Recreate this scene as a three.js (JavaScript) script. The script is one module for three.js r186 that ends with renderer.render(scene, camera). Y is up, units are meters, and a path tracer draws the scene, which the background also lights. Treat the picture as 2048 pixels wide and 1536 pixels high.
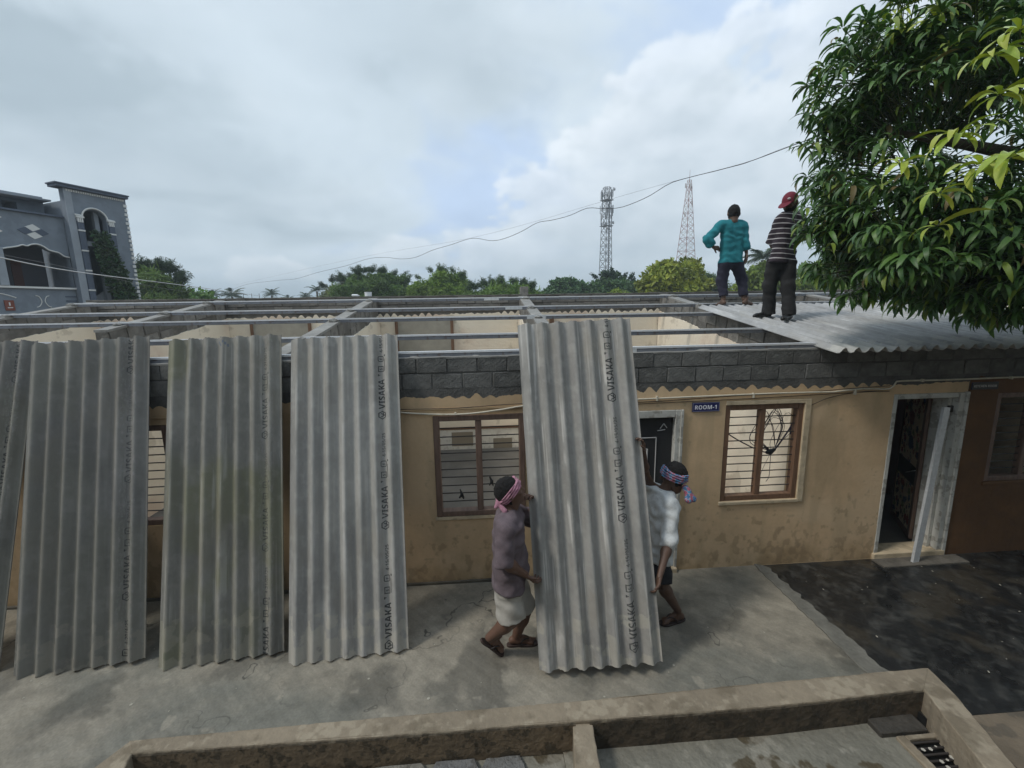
import * as THREE from 'three';
import { RoundedBoxGeometry } from 'three/addons/geometries/RoundedBoxGeometry.js';
import { mergeGeometries, mergeVertices, toCreasedNormals } from 'three/addons/utils/BufferGeometryUtils.js';

// ------------------------------------------------------------------ camera, exposure, light
const scene = new THREE.Scene();
const camera = new THREE.PerspectiveCamera(82.9, 4 / 3, 0.05, 3000);
camera.position.set(0, 3.07, 4.57);
camera.rotation.order = 'YXZ';
const DEG = Math.PI / 180;
camera.rotation.set(-9.66 * DEG, -3.9 * DEG, -0.96 * DEG);
const renderer = new THREE.WebGLRenderer({ antialias: true });
renderer.setSize(1024, 768);
renderer.toneMapping = THREE.LinearToneMapping;
renderer.toneMappingExposure = 1.24;
renderer.outputColorSpace = THREE.SRGBColorSpace;
renderer.shadowMap.enabled = true;
renderer.shadowMap.type = THREE.PCFSoftShadowMap;

const SUN = new THREE.Vector3(-0.60, 0.77, 0.17).normalize();
const sun = new THREE.DirectionalLight(new THREE.Color(1.0, 0.95, 0.86), 1.5);
sun.position.copy(SUN).multiplyScalar(60);
sun.target.position.set(0, 1, 0);
sun.castShadow = true;
sun.shadow.radius = 20;
sun.shadow.mapSize.set(2048, 2048);
Object.assign(sun.shadow.camera, { left: -25, right: 25, top: 25, bottom: -25, near: 1, far: 140 });
scene.add(sun, sun.target);

// ------------------------------------------------------------------ random numbers and noise
function rng(seed) { let a = seed >>> 0; return () => { a = (a + 0x6D2B79F5) | 0; let t = Math.imul(a ^ (a >>> 15), 1 | a); t = (t + Math.imul(t ^ (t >>> 7), 61 | t)) ^ t; return ((t ^ (t >>> 14)) >>> 0) / 4294967296; }; }
const R = rng(7);
const rr = (a, b) => a + (b - a) * R();
const clamp = (x, a = 0, b = 1) => Math.min(b, Math.max(a, x));
const mix = (a, b, t) => a + (b - a) * t;
const sstep = (a, b, x) => { const t = clamp((x - a) / (b - a)); return t * t * (3 - 2 * t); };
const HASH = new Float32Array(65536); { const q = rng(99); for (let i = 0; i < 65536; i++) HASH[i] = q(); }
const hsh = (x, y, s) => HASH[(Math.imul(x, 73856093) ^ Math.imul(y, 19349663) ^ Math.imul(s, 83492791)) & 65535];
const hsh3 = (x, y, z) => HASH[(Math.imul(x, 73856093) ^ Math.imul(y, 19349663) ^ Math.imul(z, 83492791)) & 65535];
function vn(x, y, s = 0, p = 0) {              // value noise; p > 0 tiles with that period
  let ix = Math.floor(x), iy = Math.floor(y); let fx = x - ix, fy = y - iy;
  fx = fx * fx * (3 - 2 * fx); fy = fy * fy * (3 - 2 * fy);
  let ax = ix, bx = ix + 1, ay = iy, by = iy + 1;
  if (p) { ax = ((ax % p) + p) % p; bx = ((bx % p) + p) % p; ay = ((ay % p) + p) % p; by = ((by % p) + p) % p; }
  const a = hsh(ax, ay, s), b = hsh(bx, ay, s), c = hsh(ax, by, s), d = hsh(bx, by, s);
  return a + (b - a) * fx + (c - a) * fy + (a - b - c + d) * fx * fy;
}
function fbm(x, y, s = 0, o = 5, p = 0) { let v = 0, a = 0.5, t = 0; for (let i = 0; i < o; i++) { v += a * vn(x, y, s + i, p); t += a; a *= 0.52; x *= 2; y *= 2; p *= 2; } return v / t; }
function vn3(x, y, z) {
  const ix = Math.floor(x), iy = Math.floor(y), iz = Math.floor(z); let fx = x - ix, fy = y - iy, fz = z - iz;
  fx = fx * fx * (3 - 2 * fx); fy = fy * fy * (3 - 2 * fy); fz = fz * fz * (3 - 2 * fz);
  const L = (k) => { const a = hsh3(ix, iy, k), b = hsh3(ix + 1, iy, k), c = hsh3(ix, iy + 1, k), d = hsh3(ix + 1, iy + 1, k); return a + (b - a) * fx + (c - a) * fy + (a - b - c + d) * fx * fy; };
  const lo = L(iz), hi = L(iz + 1); return lo + (hi - lo) * fz;
}
function fbm3(x, y, z, o = 5) { let v = 0, a = 0.5, t = 0; for (let i = 0; i < o; i++) { v += a * vn3(x, y, z); t += a; a *= 0.52; x = x * 2.03 + 7.1; y = y * 2.03 + 3.3; z = z * 2.03 + 1.7; } return v / t; }

// ------------------------------------------------------------------ sky: pale blue air with layered cloud and cumulus heaps
{
  const W = 1600, H = 800, data = new Float32Array(W * H * 4);
  // heaps: azimuth and elevation in degrees, half width, half height, weight
  const heaps = [[12, 10.5, 9, 6, .34], [20, 17, 8, 6, .3], [24, 23, 6, 5, .3], [39, 25, 6, 6, .4], [-24, 4.6, 3.4, 2.0, .42], [27, 9, 12, 6, .2], [2, 5, 10, 3.5, .2], [-9, 7.5, 4, 2, .22], [34, 14, 9, 6, .25], [-70, 12, 16, 6, .25], [75, 14, 16, 8, .25], [130, 16, 20, 8, .25], [-130, 14, 20, 8, .25]];
  const greys = [[-42, 19, 11, 5, .9], [-36, 20.5, 8, 3, .5], [-30, 13, 13, 5, .62], [-3, 27, 11, 8, .6], [4, 23, 6, 4, .3], [16, 9, 6, 2.6, .6], [30, 8, 12, 4, .45], [-20, 40, 30, 9, .5], [-22, 10, 10, 3, .35], [60, 30, 25, 12, .5], [170, 30, 60, 16, .5], [-100, 35, 30, 14, .5]];
  const blues = [[4, 19, 9, 7, .75], [28, 27, 11, 5, .9], [-2, 13, 9, 5, .7], [-19, 7, 6, 3, .55], [10, 29, 8, 5, .5]];
  const sum = (list, az, el, wob) => { let s = 0; for (const [a, e, w, h, k] of list) { let da = az - a; if (da > 180) da -= 360; if (da < -180) da += 360; const q = (da / w) ** 2 + ((el - e) / h) ** 2; if (q < 6) s += k * Math.exp(-q * 0.9) * wob; } return s; };
  for (let j = 0; j < H; j++) {
    const el = ((j + 0.5) / H - 0.5) * Math.PI, y = Math.sin(el), c = Math.cos(el), eld = el / DEG;
    for (let i = 0; i < W; i++) {
      const ph = ((i + 0.5) / W - 0.5) * 2 * Math.PI, x = Math.cos(ph) * c, z = Math.sin(ph) * c, o = (j * W + i) * 4;
      if (y < -0.02) { data[o] = .26; data[o + 1] = .29; data[o + 2] = .29; data[o + 3] = 1; continue; }
      const az = Math.atan2(x, -z) / DEG, yy = Math.max(y, 0) + 0.14;
      const px = x / yy, pz = z / yy;
      const wx = fbm3(px * 1.1, pz * 1.1, 3.1, 3) - 0.5, wz = fbm3(px * 1.1, pz * 1.1, 9.7, 3) - 0.5;
      const layer = fbm3(px * 0.9 + wx * 1.6, pz * 0.9 + wz * 1.6, 0.4, 6);
      const fine = fbm3(x * 15 + wx * 2, y * 24, z * 15 + wz * 2, 6);
      const warpA = az + (fine - .5) * 9 + wx * 9, warpE = eld + (fbm3(x * 13 + 5, y * 20, z * 13, 5) - .5) * 7 + wz * 4;
      const g = sum(greys, warpA, warpE, 1), b = sum(blues, warpA, warpE, 1);
      let veil = sstep(.30, .64, layer + (fine - .5) * .22 + 0.16 - b * 0.28 + g * .1);
      // thin veil over pale blue
      let r0 = mix(.50, .60, veil), g0 = mix(.63, .695, veil), b0 = mix(.84, .775, veil);
      const bright = sstep(.40, .68, fbm3(px * 1.9 + 4 + wx * 1.5, pz * 1.9 + wz * 1.5, 2.2, 6) * .75 + fine * .25) * veil;
      r0 = mix(r0, .72, bright * .5); g0 = mix(g0, .80, bright * .5); b0 = mix(b0, .87, bright * .5);
      const gd = clamp(g * (0.75 + 0.8 * (layer - .4)) + sstep(.50, .70, layer * .8 + fine * .2) * .34);
      r0 = mix(r0, .39, gd); g0 = mix(g0, .475, gd); b0 = mix(b0, .54, gd);
      // heaps of cumulus, lit from above left, grey beneath
      const dens = (A, E, h) => (h ?? sum(heaps, A, E, 1)) + 0.46 * (fbm3(Math.sin(A * DEG) * 16 + 3, E * DEG * 26, Math.cos(A * DEG) * 16, 6) - 0.5);
      const hp = eld < 45 ? sum(heaps, az, eld, 1) : 0;
      if (hp > .02) {
        const d0 = dens(az, eld, hp), m = sstep(.10, .17, d0) * sstep(.03, .09, hp);
        if (m > 0) {
          const d1 = dens(az - 1.1, eld + 1.7), lit = clamp(.5 + (d0 - d1) * 3.2), core = sstep(.14, .42, d0);
          const cr = mix(mix(.50, .80, lit), mix(.50, .68, lit), core), cg = mix(mix(.58, .86, lit), mix(.58, .75, lit), core), cb = mix(mix(.65, .92, lit), mix(.65, .82, lit), core);
          r0 = mix(r0, cr, m * .75); g0 = mix(g0, cg, m * .75); b0 = mix(b0, cb, m * .75);
        }
      }
      const tx = (1 + .17 * (fbm3(px * 2.6 + 11 + wx * 2, pz * 2.6 + wz * 2, 5.5, 5) - .5) + .12 * (fine - .5)) * .995; r0 *= tx; g0 *= 1 + (tx - 1) * .92; b0 *= 1 + (tx - 1) * .82;
      const hz = Math.exp(-Math.max(eld, 0) / 5) * .45;
      r0 = mix(r0, .50, hz); g0 = mix(g0, .61, hz); b0 = mix(b0, .70, hz);
      data[o] = r0; data[o + 1] = g0; data[o + 2] = b0; data[o + 3] = 1;
    }
  }
  const sky = new THREE.DataTexture(data, W, H, THREE.RGBAFormat, THREE.FloatType);
  sky.mapping = THREE.EquirectangularReflectionMapping; sky.magFilter = sky.minFilter = THREE.LinearFilter; sky.colorSpace = THREE.LinearSRGBColorSpace; sky.needsUpdate = true;
  scene.background = sky; scene.environment = sky;
}
scene.fog = new THREE.FogExp2(new THREE.Color(.55, .64, .7), 0.0017);

// ------------------------------------------------------------------ textures and materials
const enc = (v) => { v = clamp(v); return 255 * (v <= 0.0031308 ? 12.92 * v : 1.055 * Math.pow(v, 1 / 2.4) - 0.055); };
function tex(w, h, fn, perMetre) {            // fn(u, v) -> linear [r, g, b]; perMetre: metres that one repeat covers
  const d = new Uint8Array(w * h * 4);
  for (let y = 0, o = 0; y < h; y++) for (let x = 0; x < w; x++, o += 4) { const c = fn((x + .5) / w, (y + .5) / h); d[o] = enc(c[0]); d[o + 1] = enc(c[1]); d[o + 2] = enc(c[2]); d[o + 3] = 255; }
  const t = new THREE.DataTexture(d, w, h, THREE.RGBAFormat); t.colorSpace = THREE.SRGBColorSpace; return setup(t, perMetre);
}
function gray(w, h, fn, perMetre) {
  const d = new Uint8Array(w * h * 4);
  for (let y = 0, o = 0; y < h; y++) for (let x = 0; x < w; x++, o += 4) { const c = 255 * clamp(fn((x + .5) / w, (y + .5) / h)); d[o] = d[o + 1] = d[o + 2] = c; d[o + 3] = 255; }
  return setup(new THREE.DataTexture(d, w, h, THREE.RGBAFormat), perMetre);
}
function setup(t, m) { t.wrapS = t.wrapT = THREE.RepeatWrapping; t.magFilter = THREE.LinearFilter; t.minFilter = THREE.LinearMipmapLinearFilter; if (m) t.repeat.set(1 / m, 1 / m); t.needsUpdate = true; return t; }
const mulc = (c, k) => [c[0] * k, c[1] * k, c[2] * k];
const mixc = (a, b, t) => [mix(a[0], b[0], t), mix(a[1], b[1], t), mix(a[2], b[2], t)];
const std = (o) => new THREE.MeshStandardMaterial(Object.assign({ roughness: .9, metalness: 0 }, o));
const col = (r, g, b) => new THREE.Color().setRGB(r, g, b);
const flat = (r, g, b, rough = .8, extra = {}) => std(Object.assign({ color: col(r, g, b), roughness: rough }, extra));
// grain: a tiling mottled texture round one colour
function mottled(c, { amp = .35, spots = 0, spotC = [0, 0, 0], size = 256, m = 1.2, seed = 1, f = 6, thr = .6 } = {}) {
  return tex(size, size, (u, v) => { const n = fbm(u * f, v * f, seed, 6, f), k = fbm(u * f * 4, v * f * 4, seed + 31, 3, f * 4); let q = mulc(c, 1 + amp * (n - .5) * 2 + amp * .6 * (k - .5)); if (spots) q = mixc(q, spotC, spots * sstep(thr, thr + .08, fbm(u * f * 2, v * f * 2, seed + 60, 5, f * 2))); return q; }, m);
}
const grainBump = (m = .5, seed = 3, f = 12) => gray(256, 256, (u, v) => fbm(u * f, v * f, seed, 6, f), m);
const BUMP_ROUGH = grainBump(.5), BUMP_FINE = grainBump(.2, 8, 16);
const M = {};
M.plasterIn = std({ map: tex(512, 512, (u, v) => { const n = fbm(u * 4, v * 4, 5, 6, 4), s = fbm(u * 10, v * 10, 25, 5, 10); let c = mulc([.81, .73, .60], .86 + .26 * n); c = mixc(c, [.55, .36, .27], sstep(.52, .75, fbm(u * 3, v * 3, 45, 5, 3)) * .5); return mixc(c, [.33, .28, .2], sstep(.62, .72, s) * .35); }, 3.1), bumpMap: BUMP_ROUGH, bumpScale: .004 });
M.plasterBare = std({ map: mottled([.56, .46, .32], { amp: .25, spots: .4, spotC: [.3, .24, .16], m: 1.1, seed: 12 }), bumpMap: BUMP_ROUGH, bumpScale: .006 });
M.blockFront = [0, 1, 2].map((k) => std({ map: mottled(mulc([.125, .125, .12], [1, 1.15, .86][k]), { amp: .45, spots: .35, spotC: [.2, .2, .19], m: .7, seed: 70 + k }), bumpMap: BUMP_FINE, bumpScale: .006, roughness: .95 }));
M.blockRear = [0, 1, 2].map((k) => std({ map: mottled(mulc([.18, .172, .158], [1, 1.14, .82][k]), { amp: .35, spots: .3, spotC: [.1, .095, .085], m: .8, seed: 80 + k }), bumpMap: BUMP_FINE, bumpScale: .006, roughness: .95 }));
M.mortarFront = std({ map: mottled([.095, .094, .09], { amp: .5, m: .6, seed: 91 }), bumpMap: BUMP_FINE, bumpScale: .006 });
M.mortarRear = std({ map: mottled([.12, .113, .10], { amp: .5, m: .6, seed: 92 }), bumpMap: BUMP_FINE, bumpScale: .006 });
M.cap = std({ map: mottled([.25, .245, .232], { amp: .35, spots: .4, spotC: [.2, .2, .19], m: .9, seed: 93 }), bumpMap: BUMP_FINE, bumpScale: .004 });
M.steel = std({ map: mottled([.19, .205, .235], { amp: .25, m: .9, seed: 33, f: 10, spots: .5, spotC: [.12, .075, .05], thr: .62 }), metalness: .25, roughness: .45 });
M.flange = std({ map: mottled([.78, .80, .83], { amp: .1, m: .5, seed: 35, f: 10 }), metalness: .15, roughness: .4 });
M.galv = std({ map: mottled([.62, .64, .66], { amp: .15, m: .3, seed: 34, f: 12 }), metalness: .35, roughness: .5 });
M.woodBrown = std({ map: tex(128, 512, (u, v) => { const g = fbm(u * 24, v * 3, 4, 5, 8); return mulc([.17, .11, .085], .6 + .8 * g); }, .5), roughness: .7 });
M.woodOrange = std({ map: tex(128, 512, (u, v) => { const g = fbm(u * 24, v * 3, 14, 5, 8); return mulc([.165, .092, .055], .6 + .8 * g); }, .5), roughness: .65 });
M.iron = flat(.035, .03, .028, .6);
M.doorFrame = std({ map: mottled([.50, .50, .47], { amp: .3, spots: .55, spotC: [.2, .18, .15], m: .8, seed: 55, thr: .58 }), roughness: .7 });
M.blackboard = flat(.022, .022, .024, .8);
M.chalk = flat(.55, .55, .55, .9);
M.pvc = std({ map: mottled([.60, .56, .46], { amp: .15, spots: .3, spotC: [.35, .3, .2], m: .5, seed: 18 }), roughness: .5 });
M.cable = flat(.02, .02, .022, .6);
M.white = std({ map: mottled([.72, .74, .76], { amp: .1, m: 1.5, seed: 21 }), roughness: .7 });

// ------------------------------------------------------------------ building blocks
const counts = {};
const numbered = (n) => { counts[n] = (counts[n] ?? -1) + 1; return counts[n] ? n + '_' + String(counts[n]).padStart(3, '0') : n; };
function shade(o) { o.castShadow = o.receiveShadow = true; return o; }
function tag(o, label, category, group, kind) { o.userData = { ...o.userData, label, category }; if (group) o.userData.group = group; if (kind) o.userData.kind = kind; return o; }
function thing(name, label, category, group, pos = [0, 0, 0], ry = 0) { const g = new THREE.Group(); g.name = numbered(name); g.position.set(...pos); g.rotation.y = ry; scene.add(g); return tag(g, label, category, group); }
function part(parent, name, geo, mat, label) { const m = shade(new THREE.Mesh(geo, mat)); m.name = parent === scene ? numbered(name) : name; parent.add(m); if (label) m.userData.label = label; return m; }
function struct(name, geo, mat) { const m = part(scene, name, geo, mat); m.userData.kind = 'structure'; return m; }
// metric uv by the dominant axis of each face
function muv(g, keep) {
  g = g.index ? g.toNonIndexed() : g; const p = g.attributes.position, n = p.count, uv = new Float32Array(n * 2);
  for (let i = 0; i < n; i += 3) {
    const ax = p.getX(i), ay = p.getY(i), az = p.getZ(i), bx = p.getX(i + 1) - ax, by = p.getY(i + 1) - ay, bz = p.getZ(i + 1) - az, cx = p.getX(i + 2) - ax, cy = p.getY(i + 2) - ay, cz = p.getZ(i + 2) - az;
    const nx = Math.abs(by * cz - bz * cy), ny = Math.abs(bz * cx - bx * cz), nz = Math.abs(bx * cy - by * cx);
    for (let k = 0; k < 3; k++) { const x = p.getX(i + k), y = p.getY(i + k), z = p.getZ(i + k); const q = nx >= ny && nx >= nz ? [z, y] : ny >= nz ? [x, z] : [x, y]; uv[(i + k) * 2] = q[0]; uv[(i + k) * 2 + 1] = q[1]; }
  }
  g.setAttribute('uv', new THREE.BufferAttribute(uv, 2)); for (const k of Object.keys(g.attributes)) if (!['position', 'normal', 'uv', 'color'].includes(k)) g.deleteAttribute(k);
  return g;
}
const box = (w, h, d, x = 0, y = 0, z = 0) => muv(new THREE.BoxGeometry(w, h, d).translate(x, y, z));
const rbox = (w, h, d, r, x = 0, y = 0, z = 0) => muv(new RoundedBoxGeometry(w, h, d, 1, r).translate(x, y, z));
const span = (x0, x1, y0, y1, z0, z1) => box(x1 - x0, y1 - y0, z1 - z0, (x0 + x1) / 2, (y0 + y1) / 2, (z0 + z1) / 2);
const rspan = (x0, x1, y0, y1, z0, z1, r = .008) => rbox(x1 - x0, y1 - y0, z1 - z0, r, (x0 + x1) / 2, (y0 + y1) / 2, (z0 + z1) / 2);
const join = (list) => mergeGeometries(list.map((g) => g.index ? g.toNonIndexed() : g));
const V = (a) => new THREE.Vector3(...a);
function tube(pts, r, seg = 0, rad = 6, closed = false) { const c = new THREE.CatmullRomCurve3(pts.map(V), closed, 'centripetal'); return muv(new THREE.TubeGeometry(c, seg || pts.length * 4, r, rad, closed)); }
function rod(a, b, r0, r1 = r0, n = 6) { const A = V(a), B = V(b), d = B.clone().sub(A), L = d.length(); const g = new THREE.CylinderGeometry(r1, r0, L, n).translate(0, L / 2, 0); g.applyQuaternion(new THREE.Quaternion().setFromUnitVectors(new THREE.Vector3(0, 1, 0), d.normalize())).translate(...a); return muv(g); }
function extr(pts, depth, holes = [], bevel = 0) { const s = new THREE.Shape(pts.map((p) => new THREE.Vector2(p[0], p[1]))); for (const h of holes) s.holes.push(new THREE.Path(h.map((p) => new THREE.Vector2(p[0], p[1])))); return muv(new THREE.ExtrudeGeometry(s, { depth, bevelEnabled: bevel > 0, bevelSize: bevel, bevelThickness: bevel, bevelSegments: 1 })); }

// ------------------------------------------------------------------ ground and courtyard
const ry = (z) => 2.58 - 0.16 * z;             // underside line of the roof
{
  const soil = std({ map: mottled([.19, .15, .10], { amp: .4, m: 3, seed: 41, f: 5 }), bumpMap: BUMP_ROUGH, bumpScale: .03 });
  struct('ground', muv(new THREE.PlaneGeometry(1600, 1600).rotateX(-Math.PI / 2).translate(0, -0.2, -300)), soil);
  // cement floor with trowel sweeps, stains and scuffs
  const cem = (base, a, b, seed, dark) => tex(1024, 1024, (u, v) => {
    const ang = fbm(u * 3, v * 3, seed, 3, 3) * 2.5, sw = fbm((u + v * .35) * 6, (v - u * .0) * 34 + ang * 3, seed + 5, 4), n = fbm(u * 5, v * 5, seed + 9, 6, 5), k = fbm(u * 40, v * 40, seed + 12, 3, 40), d = fbm(u * 9, v * 9, seed + 20, 5, 9);
    let c = mixc(a, b, sstep(.34, .66, n)); c = mulc(c, .72 + .34 * sw + .28 * k * n * 2 - .05); c = mixc(c, dark, sstep(.55, .70, d) * .5); c = mixc(c, mulc(b, 1.35), sstep(.68, .78, fbm(u * 22, v * 22, seed + 33, 4, 22)) * .5); const cr = Math.abs(fbm(u * 4, v * 4, seed + 44, 6, 4) - .5); c = mixc(c, mulc(dark, .55), (1 - sstep(.0012, .0045, cr)) * sstep(.45, .6, fbm(u * 3, v * 3, seed + 51, 3, 3)) * .8); const br = fbm(u * 10 + v * 14, (v - u) * 90, seed + 57, 4); c = mulc(c, 1 + .30 * (br - .5)); return mulc(c, 1 + .22 * (vn(u * 420, v * 420, seed + 60, 420) - .5)); 
  }, 4.2);
  const cementM = std({ map: cem(0, [.185, .182, .155], [.25, .228, .185], 300, [.06, .06, .052]), bumpMap: grainBump(1.4, 302, 14), bumpScale: .012, roughness: .62, roughnessMap: gray(256, 256, (u, v) => .55 + .5 * fbm(u * 5, v * 5, 310, 5, 5), 2.2) });
  struct('courtyard_floor', span(-12, 3.25, -.2, 0, -.2, 1.77), cementM);
  struct('courtyard_floor', span(-12, -2.62, -.2, -.001, 1.77, 7), cementM);
  const wet = std({ map: tex(1024, 1024, (u, v) => { const n = fbm(u * 6, v * 6, 400, 6, 6), s = fbm(u * 34 + v * 12, v * 40 - u * 16, 410, 6), q = fbm((u - v) * 9, (u + v) * 30, 420, 6); let c = mulc([.012, .0125, .013], .4 + 1.2 * n); c = mixc(c, [.075, .075, .07], sstep(.50, .80, s) * .5 + sstep(.48, .78, q) * .3);; c = mixc(c, [.06, .05, .035], sstep(.55, .72, fbm(u * 9, v * 9, 431, 4, 9)) * .5); return c; }, 3.4), bumpMap: grainBump(1.1, 402, 10), bumpScale: .014, roughness: .5, roughnessMap: gray(256, 256, (u, v) => .3 + .9 * fbm(u * 7, v * 7, 440, 5, 7), 1.9) });
  struct('wet_paving', span(3.252, 12, -.2, -.006, -.2, 2.0), wet);
  const dusty = std({ map: mottled([.16, .13, .095], { amp: .4, spots: .5, spotC: [.07, .065, .055], m: 1.6, seed: 450 }), bumpMap: BUMP_ROUGH, bumpScale: .01 });
  struct('dusty_paving', span(3.5, 12, -.2, -.010, 2.0, 7), dusty);
  // raised strip of cement between the two floors, uneven edges
  const pts = [], q = rng(5); for (let z = 0.0; z <= 1.78; z += .06) pts.push([3.19 + .02 * (q() - .5) - .02 * z, z]); for (let z = 1.78; z >= 0; z -= .06) pts.push([3.30 + .05 * (q() - .5) - .01 * z + .03 * z, z]);
  const g = extr(pts, .022, [], .006); g.rotateX(Math.PI / 2); g.translate(0, .012, 0); struct('cement_strip', muv(g), std({ map: mottled([.15, .145, .125], { amp: .35, m: .6, seed: 460 }), bumpMap: BUMP_ROUGH, bumpScale: .008 }));
  // drifted litter: pale scraps on the wet floor
  const scraps = []; for (let i = 0; i < 46; i++) { const x = 3.5 + q() * 3.6, z = .1 + q() * 1.8; scraps.push(new THREE.CircleGeometry(.006 + q() * q() * .018, 5).scale(1, .5, 1).rotateX(-Math.PI / 2 + .3 * (q() - .5)).rotateY(q() * 6).translate(x, .004, z)); }
  for (let i = 0; i < 50; i++) scraps.push(new THREE.CircleGeometry(.004 + q() * q() * .012, 5).rotateX(-Math.PI / 2).rotateY(q() * 6).translate(-4 + q() * 7, .004, .2 + q() * 1.5));
  const li = part(scene, 'litter', muv(join(scraps)), flat(.4, .38, .32)); tag(li, 'pale scraps and crumbs scattered over the courtyard floor', 'litter', null, 'stuff');
}

// ------------------------------------------------------------------ the roofless school building
const school = thing('school_building', 'long roofless single storey building with cream plastered rooms and grey block wall tops', 'building');
const blockGeo = []; { const q = rng(17); for (let k = 0; k < 4; k++) { const g = new RoundedBoxGeometry(1, 1, 1, 1, .04); const p = g.attributes.position; for (let i = 0; i < p.count; i++) { const a = hsh(Math.round(p.getX(i) * 9 + 20), Math.round(p.getY(i) * 9 + 40), Math.round(p.getZ(i) * 9) + k * 7); p.setXYZ(i, p.getX(i) + .03 * (a - .5), p.getY(i) + .05 * (a - .5), p.getZ(i) + .04 * (a - .5)); } g.computeVertexNormals(); blockGeo.push(g); } }
const blockSized = {};
function block(parent, w, h, d, x, y, z, mat, rx = 0) {
  const k = Math.floor(R() * 4), key = [k, w, h, d].join(); if (!blockSized[key]) blockSized[key] = muv(blockGeo[k].clone().scale(w, h, d));
  const b = part(parent, 'block', blockSized[key], mat[Math.floor(R() * mat.length)]); b.position.set(x, y, z); b.rotation.set(rx + rr(-.01, .01), rr(-.012, .012), rr(-.008, .008)); return b;
}
function jagged(x0, x1, y, amp, pitch, seed, dx = .0122) {      // plaster edge that still shows where the old corrugated roof lay
  const out = []; for (let x = x0; x <= x1 + 1e-6; x += dx) { const brk = sstep(.42, .60, vn(x * 1.5, seed * 3.1, seed)); const t = ((x / pitch) % 1 + 1) % 1, w = Math.min(1, 1.25 * (1 - Math.abs(2 * t - 1))), hgt = .45 + .8 * vn(Math.floor(x / pitch), 7, seed); out.push([Math.min(x, x1), y + amp * (mix(w * hgt, .9 * fbm(x * 8, seed, seed, 5) - .05, brk * .85) - .3) + .022 * (fbm(x * 30, 3, seed, 4) - .5) + .03 * (vn(x * .8, 5, seed) - .5)]); } return out;
}
const X0 = -7.86, X1 = 8.6, KX = 5.62;
const frontTex = (() => tex(2048, 384, (u, v) => {
  const x = u * 17.6, y = v * 2.6; const n = fbm(x * .9, y * .9, 500, 6), k = fbm(x * 9, y * 9, 505, 6), st = fbm(x * 4, y * .8, 511, 6), g = fbm(x * 40, y * 40, 515, 3);
  let c = mulc([.64, .46, .28], .80 + .30 * n + .16 * (k - .5) + .1 * (g - .5));
  c = mixc(c, [.70, .54, .36], sstep(.46, .70, fbm(x * 1.4, y * 1.6, 520, 6)) * .45);
  c = mixc(c, [.36, .28, .17], sstep(.50, .68, st) * .32);                                    // run marks
  const lowness = 1 - y * 2.0 + .9 * (fbm(x * 1.6, y * 1.2, 529, 5) - .5), dirt = fbm(x * 9, y * 7, 530, 6);
  c = mixc(c, [.24, .155, .065], sstep(.36, .82, dirt * .55 + lowness * .42) * .5);            // splashed mud and mould near the foot
  c = mixc(c, [.12, .085, .045], sstep(.60, .72, fbm(x * 14, y * 11, 540, 6) + .16 * lowness) * .3);
  c = mixc(c, [.26, .21, .14], sstep(.72, .80, fbm(x * 13, y * 13, 550, 5)) * .3);
  return c;
}))();
frontTex.repeat.set(1 / 17.6, 1 / 2.6); frontTex.offset.set(9 / 17.6, 0);
M.plasterFront = std({ map: frontTex, bumpMap: BUMP_ROUGH, bumpScale: .002, roughness: .88 });
M.ochre = std({ map: mottled([.125, .058, .018], { amp: .3, spots: .3, spotC: [.08, .04, .018], m: 1.5, seed: 560 }), roughness: .85, bumpMap: BUMP_ROUGH, bumpScale: .004 });
const rect = (x0, x1, y0, y1) => [[x0, y0], [x1, y0], [x1, y1], [x0, y1]];
const WIN = [[-4.25, -3.255], [-.545, .442], [2.705, 3.63], [6.0, 7.0]], WY = [.815, 1.975];
const WYs = [[.87, 1.965], [.815, 1.968], [.835, 1.978], [.93, 2.02]];
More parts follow.
